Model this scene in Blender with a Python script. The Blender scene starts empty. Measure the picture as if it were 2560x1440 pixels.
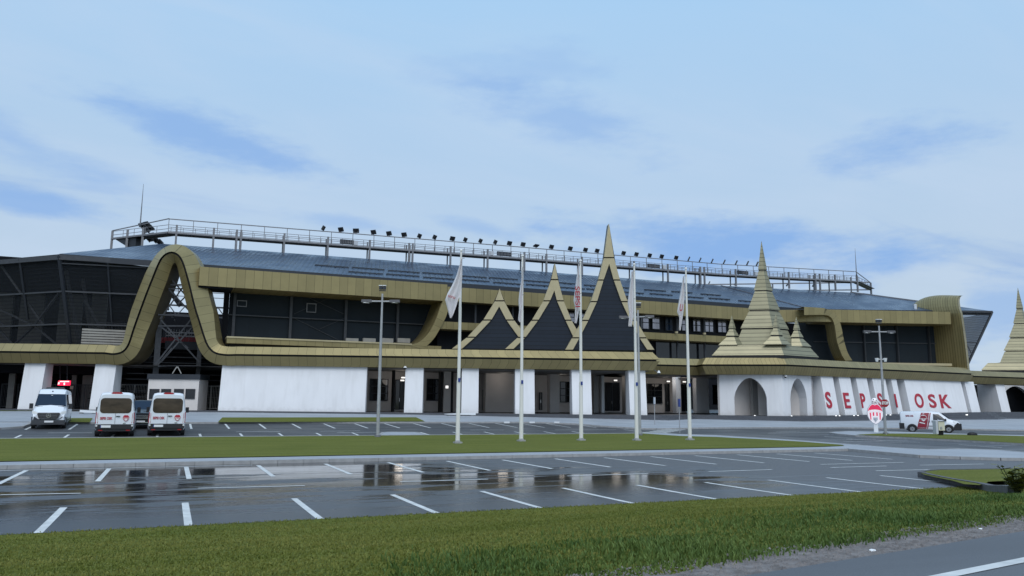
import bpy, bmesh, math, random
from mathutils import Vector, Matrix
random.seed(7)
sc = bpy.context.scene
C = sc.collection
V3 = Vector
# ------------------------------------------------------------------ camera
F_PX, PITCH, ROLL, YAW = 1935.6, 0.148607, 0.008875, 0.410406
fw = V3((math.sin(YAW)*math.cos(PITCH), math.cos(YAW)*math.cos(PITCH), math.sin(PITCH)))
r0 = V3((math.cos(YAW), -math.sin(YAW), 0)); u0 = r0.cross(fw)
rt = r0*math.cos(ROLL) + u0*math.sin(ROLL)
up = u0*math.cos(ROLL) - r0*math.sin(ROLL)
cam_d = bpy.data.cameras.new('camera'); cam = bpy.data.objects.new('camera', cam_d); C.objects.link(cam)
cam.matrix_world = Matrix(((rt.x, up.x, -fw.x, 0), (rt.y, up.y, -fw.y, 0), (rt.z, up.z, -fw.z, 0), (0, 0, 0, 1)))
cam_d.sensor_width = 36; cam_d.lens = 36*F_PX/2560; cam_d.clip_start = 0.3; cam_d.clip_end = 6000
sc.camera = cam
# ------------------------------------------------------------------ world and sun
SUN_EL, SUN_AZ = math.radians(50), math.radians(200)      # azimuth clockwise from +Y
w = bpy.data.worlds.new('World'); sc.world = w; w.use_nodes = True
nt = w.node_tree; N = nt.nodes; L = nt.links; N.clear()
def wn(t, **k):
    n = N.new(t)
    for a, b in k.items(): setattr(n, a, b)
    return n
out = wn('ShaderNodeOutputWorld'); bg = wn('ShaderNodeBackground')
sky = wn('ShaderNodeTexSky', sky_type='NISHITA', sun_disc=False)
sky.sun_elevation = SUN_EL; sky.sun_rotation = SUN_AZ; sky.air_density = 1.0; sky.dust_density = 1.0; sky.ozone_density = 2.0
tc = wn('ShaderNodeTexCoord')
sep = wn('ShaderNodeSeparateXYZ'); L.new(tc.outputs['Generated'], sep.inputs[0])
zc = wn('ShaderNodeMath', operation='MAXIMUM'); L.new(sep.outputs['Z'], zc.inputs[0]); zc.inputs[1].default_value = 0.0
za = wn('ShaderNodeMath', operation='ADD'); L.new(zc.outputs[0], za.inputs[0]); za.inputs[1].default_value = 0.16
dx = wn('ShaderNodeMath', operation='DIVIDE'); L.new(sep.outputs['X'], dx.inputs[0]); L.new(za.outputs[0], dx.inputs[1])
dy = wn('ShaderNodeMath', operation='DIVIDE'); L.new(sep.outputs['Y'], dy.inputs[0]); L.new(za.outputs[0], dy.inputs[1])
cmb = wn('ShaderNodeCombineXYZ'); L.new(dx.outputs[0], cmb.inputs[0]); L.new(dy.outputs[0], cmb.inputs[1])
def cloud(scale, rot, sx, sy, lo, hi, det, loc):
    m = wn('ShaderNodeMapping'); m.inputs['Scale'].default_value = (sx, sy, 1); m.inputs['Rotation'].default_value = (0, 0, rot); m.inputs['Location'].default_value = loc
    n = wn('ShaderNodeTexNoise'); n.inputs['Scale'].default_value = scale; n.inputs['Detail'].default_value = det; n.inputs['Roughness'].default_value = 0.55
    n.inputs['Distortion'].default_value = 0.6
    r = wn('ShaderNodeMapRange', interpolation_type='SMOOTHSTEP'); r.inputs['From Min'].default_value = lo; r.inputs['From Max'].default_value = hi
    L.new(cmb.outputs[0], m.inputs[0]); L.new(m.outputs[0], n.inputs[0]); L.new(n.outputs[0], r.inputs[0]); return r.outputs[0]
def mul(a, b):
    m = wn('ShaderNodeMath', operation='MULTIPLY'); L.new(a, m.inputs[0])
    if isinstance(b, (int, float)): m.inputs[1].default_value = b
    else: L.new(b, m.inputs[1])
    return m.outputs[0]
def mixc(f, a, col, blend='MIX'):
    m = wn('ShaderNodeMix', data_type='RGBA', blend_type=blend)
    L.new(f, m.inputs[0]) if not isinstance(f, float) else setattr(m.inputs[0], 'default_value', f)
    L.new(a, m.inputs[6])
    if isinstance(col, tuple): m.inputs[7].default_value = (*col, 1)
    else: L.new(col, m.inputs[7])
    return m.outputs[2]
SKS = 0.111
veil_hi = (3.6, 5.75, 8.1); veil_lo = (4.3, 5.25, 6.4)
elr = wn('ShaderNodeMapRange'); L.new(sep.outputs['Z'], elr.inputs[0]); elr.inputs['From Min'].default_value = 0.14; elr.inputs['From Max'].default_value = 0.5
vm = wn('ShaderNodeMix', data_type='RGBA'); L.new(elr.outputs[0], vm.inputs[0]); vm.inputs[6].default_value = (*veil_lo, 1); vm.inputs[7].default_value = (*veil_hi, 1)
c0 = mixc(0.82, sky.outputs[0], vm.outputs[2])
wisps = cloud(1.0, 0.5, 0.9, 2.2, 0.35, 0.75, 7, (3.1, 1.2, 0))
c1 = mixc(mul(wisps, 0.45), c0, (4.5, 5.5, 6.9))
# thin grey-blue cloud patches sitting in front of the veil
patch = cloud(1.15, 0.42, 0.55, 1.5, 0.56, 0.78, 8, (0.4, 7.3, 0))
lowm = wn('ShaderNodeMapRange', interpolation_type='SMOOTHSTEP'); L.new(sep.outputs['Z'], lowm.inputs[0]); lowm.inputs['From Min'].default_value = 0.45; lowm.inputs['From Max'].default_value = 0.22
c2 = mixc(mul(mul(patch, 0.75), lowm.outputs[0]), c1, (1.95, 3.35, 6.1))
# three named patches where the photograph has its largest blue-grey clouds
def dirpx(px, py): return (fw + rt*((px-1280)/F_PX) - up*((py-720)/F_PX)).normalized()
nz = wn('ShaderNodeTexNoise'); nz.inputs['Scale'].default_value = 9; nz.inputs['Detail'].default_value = 7; nz.inputs['Roughness'].default_value = .6
mpn = wn('ShaderNodeMapping'); mpn.inputs['Scale'].default_value = (1, 1, 3.2); L.new(tc.outputs['Generated'], mpn.inputs[0]); L.new(mpn.outputs[0], nz.inputs[0])
cur = c2
for (px, py, hw, hh, tilt, amt) in [(500, 335, 330, 62, .24, .85), (2230, 380, 170, 60, -.15, .8), (60, 505, 200, 30, .08, .8), (1430, 300, 240, 80, .25, .6),
                                    (1800, 620, 470, 85, .10, 1.0), (80, 370, 200, 50, .3, .55), (1300, 170, 260, 60, .0, .35), (2540, 770, 130, 80, 0, .6), (900, 560, 170, 25, .1, .5), (1200, 570, 150, 25, .2, .5)]:
    d = dirpx(px, py)
    side = V3((d.y, -d.x, 0)).normalized(); upd = side.cross(d).normalized()
    a1 = (side*math.cos(tilt) - upd*math.sin(tilt)); a2 = (upd*math.cos(tilt) + side*math.sin(tilt))
    def dot(v, s):
        n = wn('ShaderNodeVectorMath', operation='DOT_PRODUCT'); L.new(tc.outputs['Generated'], n.inputs[0]); n.inputs[1].default_value = v; return mul(n.outputs['Value'], s)
    xa = dot(a1, F_PX/hw); ya = dot(a2, F_PX/hh)
    sq = wn('ShaderNodeMath', operation='ADD'); L.new(mul(xa, xa), sq.inputs[0]); L.new(mul(ya, ya), sq.inputs[1])
    rr = wn('ShaderNodeMath', operation='SQRT'); L.new(sq.outputs[0], rr.inputs[0])
    nn = wn('ShaderNodeMath', operation='MULTIPLY_ADD'); L.new(nz.outputs[0], nn.inputs[0]); nn.inputs[1].default_value = 2.6; nn.inputs[2].default_value = -1.2
    ad = wn('ShaderNodeMath', operation='ADD'); L.new(rr.outputs[0], ad.inputs[0]); L.new(nn.outputs[0], ad.inputs[1])
    rg = wn('ShaderNodeMapRange', interpolation_type='SMOOTHSTEP'); L.new(ad.outputs[0], rg.inputs[0]); rg.inputs['From Min'].default_value = 1.35; rg.inputs['From Max'].default_value = 0.2
    fwd = dot(d, 1.0); pos = wn('ShaderNodeMath', operation='GREATER_THAN'); L.new(fwd, pos.inputs[0]); pos.inputs[1].default_value = 0.2
    cur = mixc(mul(mul(rg.outputs[0], amt*1.0), pos.outputs[0]), cur, (2.15, 3.7, 6.5))
L.new(cur, bg.inputs[0]); bg.inputs[1].default_value = SKS; L.new(bg.outputs[0], out.inputs[0])
sd = bpy.data.lights.new('sun', 'SUN'); sd.energy = 1.45; sd.angle = math.radians(50); sd.color = (1, .97, .93)
so = bpy.data.objects.new('sun', sd); C.objects.link(so)
sdir = V3((math.sin(SUN_AZ)*math.cos(SUN_EL), math.cos(SUN_AZ)*math.cos(SUN_EL), math.sin(SUN_EL)))
so.rotation_euler = sdir.to_track_quat('Z', 'Y').to_euler()
sc.view_settings.view_transform = 'Standard'; sc.view_settings.look = 'None'; sc.view_settings.exposure = 0.16; sc.view_settings.gamma = 1
# ------------------------------------------------------------------ measuring helpers
def ray(x, y): return fw + rt*((x-1280)/F_PX) - up*((y-720)/F_PX)
def az(x, y, z): d = ray(x, y); return d*(z/d.z)
def ay(x, y, Y): d = ray(x, y); return d*(Y/d.y)
def interp(x, t):
    if x <= t[0][0]: return t[0][1]
    for (a, b), (c, d) in zip(t, t[1:]):
        if x <= c: return b + (d-b)*(x-a)/(c-a)
    return t[-1][1]
PL = [(38, -2.377), (46, -2.37), (52, -2.27), (59.35, -1.95), (64.35, -1.72), (66, -1.65), (78, -1.30), (86, -1.2)]
PR = [(38, -2.377), (46, -2.35), (62, -2.08), (66, -1.9), (71, -1.68), (80, -1.6)]
ZP = [(5, -.95), (46, -1.06), (66, -1.12), (73, -1.05), (84, -.9), (103, -.57)]
def g(X, Y):
    if Y < 17:
        e = 5.86 + .155*max(-20, min(X, 26))
        t = max(0, min(1, (Y-e)/(16.6-e))); t = t*t*(3-2*t)
        return -1.6 - .777*t
    a = interp(Y, PL); b = interp(Y, PR); t = max(0, min(1, (X-28)/30)); return a*(1-t) + b*t
GS = 2.0
def gt(X, Y):      # height on the shared triangulated grid
    i, j = math.floor(X/GS), math.floor(Y/GS); u, v = X/GS-i, Y/GS-j
    a = g(i*GS, j*GS); b = g((i+1)*GS, j*GS); c = g((i+1)*GS, (j+1)*GS); d = g(i*GS, (j+1)*GS)
    return a + u*(b-a) + v*(c-b) if u >= v else a + v*(d-a) + u*(c-d)
def gp(x, y, dz=0):  # where the line of sight through (x, y) meets the ground
    d = ray(x, y); z = -2.2
    for _ in range(40): q = d*(z/d.z); z = .5*z + .5*(gt(q.x, q.y)+dz)
    return d*(z/d.z)
# ------------------------------------------------------------------ materials
MATS = {}
def M(name, col, rough=.6, metal=0, spec=.5, noise=None, bump=None, emit=None, seams=None, extra=None):
    """noise=(scale, amount, detail) tints by object-space noise; seams=(axis, width, line, darkness) draws panel joints from the UVs."""
    m = bpy.data.materials.new(name); m.use_nodes = True; t = m.node_tree; b = t.nodes['Principled BSDF']
    b.inputs['Base Color'].default_value = (*col, 1); b.inputs['Roughness'].default_value = rough; b.inputs['Metallic'].default_value = metal
    b.inputs['Specular IOR Level'].default_value = spec
    n = t.nodes; l = t.links; src = None
    geo = n.new('ShaderNodeNewGeometry')
    if noise:
        tx = n.new('ShaderNodeTexNoise'); tx.inputs['Scale'].default_value = noise[0]; tx.inputs['Detail'].default_value = noise[2] if len(noise) > 2 else 5
        mp = n.new('ShaderNodeMapping'); mp.inputs['Scale'].default_value = noise[3] if len(noise) > 3 else (1, 1, 1)
        l.new(geo.outputs['Position'], mp.inputs[0]); l.new(mp.outputs[0], tx.inputs[0])
        r = n.new('ShaderNodeMapRange'); r.inputs['From Min'].default_value = .3; r.inputs['From Max'].default_value = .7
        r.inputs['To Min'].default_value = 1-noise[1]; r.inputs['To Max'].default_value = 1+noise[1]; l.new(tx.outputs[0], r.inputs[0])
        mx = n.new('ShaderNodeVectorMath'); mx.operation = 'SCALE'; mx.inputs[0].default_value = col; l.new(r.outputs[0], mx.inputs['Scale'])
        src = mx.outputs[0]
    if seams:
        uv = n.new('ShaderNodeUVMap'); sp = n.new('ShaderNodeSeparateXYZ'); l.new(uv.outputs[0], sp.inputs[0])
        tot = None
        for (ax, wd, ln, dk) in seams:
            dv = n.new('ShaderNodeMath'); dv.operation = 'DIVIDE'; l.new(sp.outputs[ax], dv.inputs[0]); dv.inputs[1].default_value = wd
            fr = n.new('ShaderNodeMath'); fr.operation = 'FRACT'; l.new(dv.outputs[0], fr.inputs[0])
            lt = n.new('ShaderNodeMath'); lt.operation = 'LESS_THAN'; l.new(fr.outputs[0], lt.inputs[0]); lt.inputs[1].default_value = ln/wd
            ml = n.new('ShaderNodeMath'); ml.operation = 'MULTIPLY_ADD'; l.new(lt.outputs[0], ml.inputs[0]); ml.inputs[1].default_value = -dk; ml.inputs[2].default_value = 1
            # each panel slightly different in tone
            fl = n.new('ShaderNodeMath'); fl.operation = 'FLOOR'; l.new(dv.outputs[0], fl.inputs[0])
            wh = n.new('ShaderNodeTexWhiteNoise'); wh.noise_dimensions = '1D'; l.new(fl.outputs[0], wh.inputs['W'])
            wr = n.new('ShaderNodeMath'); wr.operation = 'MULTIPLY_ADD'; l.new(wh.outputs[0], wr.inputs[0]); wr.inputs[1].default_value = .18; wr.inputs[2].default_value = .91
            pr = n.new('ShaderNodeMath'); pr.operation = 'MULTIPLY'; l.new(ml.outputs[0], pr.inputs[0]); l.new(wr.outputs[0], pr.inputs[1])
            if tot: q = n.new('ShaderNodeMath'); q.operation = 'MULTIPLY'; l.new(tot, q.inputs[0]); l.new(pr.outputs[0], q.inputs[1]); tot = q.outputs[0]
            else: tot = pr.outputs[0]
        sx = n.new('ShaderNodeVectorMath'); sx.operation = 'SCALE'; l.new(tot, sx.inputs['Scale'])
        if src: l.new(src, sx.inputs[0])
        else: sx.inputs[0].default_value = col
        src = sx.outputs[0]
    if src: l.new(src, b.inputs['Base Color'])
    if bump:
        tb = n.new('ShaderNodeTexNoise'); tb.inputs['Scale'].default_value = bump[0]; tb.inputs['Detail'].default_value = 4; l.new(geo.outputs['Position'], tb.inputs[0])
        bp = n.new('ShaderNodeBump'); bp.inputs['Strength'].default_value = bump[1]; bp.inputs['Distance'].default_value = bump[2] if len(bump) > 2 else .02
        l.new(tb.outputs[0], bp.inputs['Height']); l.new(bp.outputs[0], b.inputs['Normal'])
    if emit: b.inputs['Emission Color'].default_value = (*emit[0], 1); b.inputs['Emission Strength'].default_value = emit[1]
    MATS[name] = m; return m
GOLD = (.305, .247, .115)
M('gold_panel', GOLD, .38, .42, .5, (1.1, .05), (3, .08, .02), seams=[(0, .92, .035, .6)])
M('gold_narrow', GOLD, .38, .42, .5, (1.1, .05), (3, .08, .02), seams=[(0, .5, .04, .6)])
M('gold_board', (.30, .275, .175), .38, .42, .5, (1.1, .05), seams=[(1, .56, .07, .75)])
M('gold_rib', GOLD, .38, .42, .5, (1.1, .05), seams=[(0, .42, .07, .55)])
M('gold_trim', (.47, .40, .245), .5, .15, .5, (2, .05))
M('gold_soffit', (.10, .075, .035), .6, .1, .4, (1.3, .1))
M('black', (.006, .006, .008), .6)
M('white_plaster', (.80, .795, .81), .85, 0, .2, (.55, .035, 6, (1, 1, .5)), (14, .15, .02))
M('beige_plaster', (.70, .65, .62), .85, 0, .2, (.6, .05))
M('grey_plaster', (.30, .29, .28), .85, 0, .2, (.6, .06))
M('slate_board', (.012, .018, .030), .5, 0, .3, (1, .1), seams=[(1, .42, .05, .6)])
M('screen', (.011, .018, .026), .6, 0, .25, (.5, .12), seams=[(0, 2.2, .03, .25)])
M('dark_panel', (.008, .009, .013), .6, 0, .25, (.8, .1), seams=[(0, 1.1, .04, .5)])
M('frame_dark', (.03, .035, .045), .5, .2)
M('steel', (.21, .21, .225), .5, .3, .5, (3, .12))
M('steel_dark', (.055, .058, .066), .5, .3, .5, (3, .15))
M('galvanised', (.42, .42, .43), .45, .5, .5, (4, .1))
M('concrete', (.33, .32, .30), .85, 0, .2, (1.5, .1))
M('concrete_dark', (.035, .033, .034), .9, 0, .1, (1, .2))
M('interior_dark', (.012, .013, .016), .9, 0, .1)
M('glass_dark', (.012, .014, .018), .06, 0, .6)
M('glass_pale', (.33, .31, .33), .12, .75, .8, (.9, .2))
M('glass_blue', (.016, .03, .055), .12, 0, .22)
M('glass_tint', (.07, .05, .035), .10, .35, .8, (1.3, .45, 6, (1, 1, 2.5)))
M('white_paint', (.78, .79, .80), .5)
M('car_white', (.74, .77, .82), .22, 0, .5)
M('car_black', (.010, .012, .018), .12, 0, .6)
M('plastic_black', (.016, .016, .019), .55)
M('rubber', (.012, .012, .013), .8)
M('rim', (.38, .39, .41), .35, .7)
M('chrome', (.7, .7, .72), .15, 1)
M('lamp_red', (.38, .012, .02), .2, 0, .6)
M('lamp_clear', (.7, .7, .68), .1, 0, .8)
M('red_letter', (.42, .02, .04), .55)
M('dark_red', (.26, .012, .03), .4)
M('stop_red', (.30, .008, .015), .4)
M('seat_red', (.22, .012, .02), .5)
M('sign_grey', (.5, .52, .56), .5)
M('blue_plate', (.02, .05, .25), .5)
M('cream', (.62, .60, .47), .55)
M('lit_white', (.8, .8, .8), .5, emit=((1, .97, .92), 1.0))
M('lit_red', (.5, .02, .03), .5, emit=((1, .02, .08), 1.4))
M('crest_white', (.8, .78, .8), .4, emit=((1, .88, .95), .22))
M('crest_red', (.7, .03, .08), .4, emit=((1, .05, .2), .22))
M('kerb', (.34, .34, .34), .8, 0, .3, (4, .14))
M('kerb_dark', (.10, .10, .105), .7, 0, .4, (5, .25))
M('white_cloth', (.72, .70, .73), .85, 0, .1, (3, .05))
M('pole_white', (.76, .74, .70), .4)
M('step_stone', (.085, .09, .105), .45, 0, .5, (2, .15))
M('gravel', (.20, .185, .18), .95, 0, .1, (9, .3, 8), (60, .6, .03))
M('twig', (.05, .07, .03), .8)
def translucent_mesh():
    m = M('mesh_cloth', (.03, .034, .04), .8, 0, .1); t = m.node_tree; b = t.nodes['Principled BSDF']; n = t.nodes; l = t.links
    tr = n.new('ShaderNodeBsdfTransparent'); mx = n.new('ShaderNodeMixShader'); geo = n.new('ShaderNodeNewGeometry'); sp = n.new('ShaderNodeSeparateXYZ'); l.new(geo.outputs['Position'], sp.inputs[0])
    a = n.new('ShaderNodeMath'); a.operation = 'MULTIPLY'; l.new(sp.outputs['Z'], a.inputs[0]); a.inputs[1].default_value = 2.6
    f = n.new('ShaderNodeMath'); f.operation = 'FRACT'; l.new(a.outputs[0], f.inputs[0])
    r = n.new('ShaderNodeMapRange'); l.new(f.outputs[0], r.inputs[0]); r.inputs['From Min'].default_value = .0; r.inputs['From Max'].default_value = .5; r.inputs['To Min'].default_value = .78; r.inputs['To Max'].default_value = .58
    l.new(r.outputs[0], mx.inputs[0]); l.new(tr.outputs[0], mx.inputs[1]); l.new(b.outputs[0], mx.inputs[2]); l.new(mx.outputs[0], n['Material Output'].inputs[0])
translucent_mesh()
def weather(name, low, amt):
    m = MATS[name]; t = m.node_tree; b = t.nodes['Principled BSDF']; n = t.nodes; l = t.links; g_ = n.new('ShaderNodeNewGeometry'); mp = n.new('ShaderNodeMapping'); mp.inputs['Scale'].default_value = (1, 1, .12); l.new(g_.outputs['Position'], mp.inputs[0])
    a = n.new('ShaderNodeTexNoise'); a.inputs['Scale'].default_value = 1.6; a.inputs['Detail'].default_value = 6; l.new(mp.outputs[0], a.inputs[0])
    r = n.new('ShaderNodeMapRange'); r.inputs['From Min'].default_value = .48; r.inputs['From Max'].default_value = .75; r.inputs['To Max'].default_value = amt; l.new(a.outputs[0], r.inputs[0])
    sp = n.new('ShaderNodeSeparateXYZ'); l.new(g_.outputs['Position'], sp.inputs[0]); nz_ = n.new('ShaderNodeTexNoise'); nz_.inputs['Scale'].default_value = 2.5; nz_.inputs['Detail'].default_value = 5; l.new(g_.outputs['Position'], nz_.inputs[0])
    z = n.new('ShaderNodeMath'); z.operation = 'MULTIPLY_ADD'; l.new(nz_.outputs[0], z.inputs[0]); z.inputs[1].default_value = -1.1; l.new(sp.outputs['Z'], z.inputs[2])
    r2 = n.new('ShaderNodeMapRange'); r2.inputs['From Min'].default_value = -1.7; r2.inputs['From Max'].default_value = -1.05; r2.inputs['To Min'].default_value = low; r2.inputs['To Max'].default_value = 0; l.new(z.outputs[0], r2.inputs[0])
    mx0 = n.new('ShaderNodeMath'); mx0.operation = 'MAXIMUM'; l.new(r.outputs[0], mx0.inputs[0]); l.new(r2.outputs[0], mx0.inputs[1])
    mx = n.new('ShaderNodeMix'); mx.data_type = 'RGBA'; src = b.inputs['Base Color'].links[0].from_socket; l.new(mx0.outputs[0], mx.inputs[0]); l.new(src, mx.inputs[6]); mx.inputs[7].default_value = (.33, .31, .29, 1); l.new(mx.outputs[2], b.inputs['Base Color'])
weather('white_plaster', .30, .16)
def roof_mat():
    m = M('roof_metal', (.10, .135, .19), .3, .55, .6); t = m.node_tree; b = t.nodes['Principled BSDF']; n = t.nodes; l = t.links
    uv = n.new('ShaderNodeUVMap'); sp = n.new('ShaderNodeSeparateXYZ'); l.new(uv.outputs[0], sp.inputs[0])
    a = n.new('ShaderNodeMath'); a.operation = 'MULTIPLY'; l.new(sp.outputs[0], a.inputs[0]); a.inputs[1].default_value = 6.2832/.55
    s = n.new('ShaderNodeMath'); s.operation = 'SINE'; l.new(a.outputs[0], s.inputs[0])
    bp = n.new('ShaderNodeBump'); bp.inputs['Strength'].default_value = .35; bp.inputs['Distance'].default_value = .04; l.new(s.outputs[0], bp.inputs['Height']); l.new(bp.outputs[0], b.inputs['Normal'])
    r = n.new('ShaderNodeMapRange'); l.new(s.outputs[0], r.inputs[0]); r.inputs['From Min'].default_value = -1; r.inputs['From Max'].default_value = -.4; r.inputs['To Min'].default_value = .55; r.inputs['To Max'].default_value = 1.0
    tx = n.new('ShaderNodeTexNoise'); tx.inputs['Scale'].default_value = .35; tx.inputs['Detail'].default_value = 5; l.new(uv.outputs[0], tx.inputs[0])
    r2 = n.new('ShaderNodeMapRange'); l.new(tx.outputs[0], r2.inputs[0]); r2.inputs['From Min'].default_value = .35; r2.inputs['From Max'].default_value = .65; r2.inputs['To Min'].default_value = .22; r2.inputs['To Max'].default_value = .42
    l.new(r2.outputs[0], b.inputs['Roughness'])
    v = n.new('ShaderNodeVectorMath'); v.operation = 'SCALE'; v.inputs[0].default_value = (.062, .095, .155); l.new(r.outputs[0], v.inputs['Scale']); l.new(v.outputs[0], b.inputs['Base Color'])
roof_mat()
def ground_mats():
    def base(name, c1, c2, scale, r1, r2, stretch=(1, 1, 1), bump=.3, bscale=40, fine=(50, .25)):
        m = M(name, c1, r1, 0, .12 if 'grass' in name else .5); t = m.node_tree; b = t.nodes['Principled BSDF']; n = t.nodes; l = t.links
        geo = n.new('ShaderNodeNewGeometry'); mp = n.new('ShaderNodeMapping'); mp.inputs['Scale'].default_value = stretch; l.new(geo.outputs['Position'], mp.inputs[0])
        tx = n.new('ShaderNodeTexNoise'); tx.inputs['Scale'].default_value = scale; tx.inputs['Detail'].default_value = 6; l.new(mp.outputs[0], tx.inputs[0])
        r = n.new('ShaderNodeMapRange'); r.inputs['From Min'].default_value = .35; r.inputs['From Max'].default_value = .65; l.new(tx.outputs[0], r.inputs[0])
        mx = n.new('ShaderNodeMix'); mx.data_type = 'RGBA'; l.new(r.outputs[0], mx.inputs[0]); mx.inputs[6].default_value = (*c1, 1); mx.inputs[7].default_value = (*c2, 1)
        fn = n.new('ShaderNodeTexNoise'); fn.inputs['Scale'].default_value = fine[0]; fn.inputs['Detail'].default_value = 3; l.new(geo.outputs['Position'], fn.inputs[0])
        fr = n.new('ShaderNodeMapRange'); fr.inputs['From Min'].default_value = .3; fr.inputs['From Max'].default_value = .7; fr.inputs['To Min'].default_value = 1-fine[1]; fr.inputs['To Max'].default_value = 1+fine[1]; l.new(fn.outputs[0], fr.inputs[0])
        sc_ = n.new('ShaderNodeVectorMath'); sc_.operation = 'SCALE'; l.new(mx.outputs[2], sc_.inputs[0]); l.new(fr.outputs[0], sc_.inputs['Scale']); l.new(sc_.outputs[0], b.inputs['Base Color'])
        rr = n.new('ShaderNodeMapRange'); l.new(r.outputs[0], rr.inputs[0]); rr.inputs['To Min'].default_value = r1; rr.inputs['To Max'].default_value = r2; l.new(rr.outputs[0], b.inputs['Roughness'])
        bp = n.new('ShaderNodeBump'); bp.inputs['Strength'].default_value = bump; bp.inputs['Distance'].default_value = .02; l.new(fn.outputs[0], bp.inputs['Height']); l.new(bp.outputs[0], b.inputs['Normal'])
        return m
    base('grass', (.105, .120, .022), (.135, .145, .030), .5, .95, .95, (.5, 2, 1), .6, fine=(14, .3))
    base('grass_bank', (.09, .108, .018), (.125, .135, .026), .35, .95, .95, (.5, 2, 1), .8, fine=(18, .4))
    base('paver', (.30, .32, .35), (.36, .38, .41), .4, .75, .6, (1, 1, 1), .2, fine=(20, .08))
    base('plaza', (.06, .062, .068), (.085, .088, .095), .5, .5, .35, (1, 1, 1), .2, fine=(20, .12))
    base('asphalt', (.052, .052, .056), (.068, .068, .072), .3, .62, .42, (.6, 1.6, 1), .3, fine=(60, .2))
    base('road_asphalt', (.085, .09, .10), (.10, .105, .115), .3, .6, .5, (.4, 2, 1), .3, fine=(70, .2))
    # rain-soaked car park: damp film, mirror puddles and dry patches
    m = M('wet_asphalt', (.05, .05, .055), .5, 0, .5); t = m.node_tree; b = t.nodes['Principled BSDF']; n = t.nodes; l = t.links
    geo = n.new('ShaderNodeNewGeometry')
    def nz(scale, st, det=5, loc=(0, 0, 0), dist=0):
        mp = n.new('ShaderNodeMapping'); mp.inputs['Scale'].default_value = st; mp.inputs['Location'].default_value = loc; l.new(geo.outputs['Position'], mp.inputs[0])
        x = n.new('ShaderNodeTexNoise'); x.inputs['Scale'].default_value = scale; x.inputs['Detail'].default_value = det; x.inputs['Distortion'].default_value = dist; l.new(mp.outputs[0], x.inputs[0]); return x.outputs[0]
    def rng(s, a, b_, c=0, d=1, smooth=True):
        r = n.new('ShaderNodeMapRange'); r.interpolation_type = 'SMOOTHSTEP' if smooth else 'LINEAR'
        for k, v in zip(('From Min', 'From Max', 'To Min', 'To Max'), (a, b_, c, d)): r.inputs[k].default_value = v
        l.new(s, r.inputs[0]); return r.outputs[0]
    def mth(op, a, b_):
        q = n.new('ShaderNodeMath'); q.operation = op
        for i, s in enumerate((a, b_)):
            if isinstance(s, (int, float)): q.inputs[i].default_value = s
            else: l.new(s, q.inputs[i])
        return q.outputs[0]
    sp = n.new('ShaderNodeSeparateXYZ'); l.new(geo.outputs['Position'], sp.inputs[0])
    low = nz(.16, (.55, 1.1, 1), 2, (4.3, 1.1, 0)); mid = nz(.55, (.45, 2.1, 1), 6, (0, 0, 0), .4); fine = nz(1.6, (.35, 3.0, 1), 4, (2, 3, 0))
    # wetness fades toward the right end of the lot and beyond the far kerb
    dryx = rng(mth('ADD', mth('MULTIPLY', sp.outputs['X'], .05), mth('MULTIPLY', sp.outputs['Y'], .035)), 1.35, 2.15, 0, .34)
    wet = mth('SUBTRACT', mth('ADD', mth('MULTIPLY', low, .45), mth('MULTIPLY', mid, .55)), dryx)
    film = rng(wet, .30, .42)                      # damp film
    pud = mth('MULTIPLY', rng(mth('ADD', wet, mth('MULTIPLY', fine, .22)),   .535, .60), rng(sp.outputs['Y'], 17, 22.5, .15, 1))                      # standing water
    mx = n.new('ShaderNodeMix'); mx.data_type = 'RGBA'; l.new(film, mx.inputs[0]); mx.inputs[6].default_value = (.066, .062, .064, 1); mx.inputs[7].default_value = (.050, .055, .066, 1)  # damp film: darker base, its blue tint paints in the sky sheen
    gr = nz(55, (1, 1, 1), 3); v = n.new('ShaderNodeVectorMath'); v.operation = 'SCALE'; l.new(mx.outputs[2], v.inputs[0]); l.new(mth('MULTIPLY', rng(gr, .3, .7, .8, 1.2), rng(pud, 0, 1, 1, .5, False)), v.inputs['Scale']); l.new(v.outputs[0], b.inputs['Base Color'])
    ro = mth('ADD', rng(film, 0, 1, .50, .33, False), mth('MULTIPLY', pud, mth('ADD', mth('MULTIPLY', fine, .22), -.36))); l.new(ro, b.inputs['Roughness'])
    bp = n.new('ShaderNodeBump'); l.new(mth('MULTIPLY', rng(pud, 0, 1, .35, .02, False), rng(film, 0, 1, 1, .5, False)), bp.inputs['Strength']); bp.inputs['Distance'].default_value = .015; l.new(gr, bp.inputs['Height']); l.new(bp.outputs[0], b.inputs['Normal'])
    b.inputs['Specular IOR Level'].default_value = .95
    # road paint worn by tyres
    m = M('marking', (.62, .63, .62), .5, 0, .4, (3.5, .16, 6))
    # stone verge
ground_mats()
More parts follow.
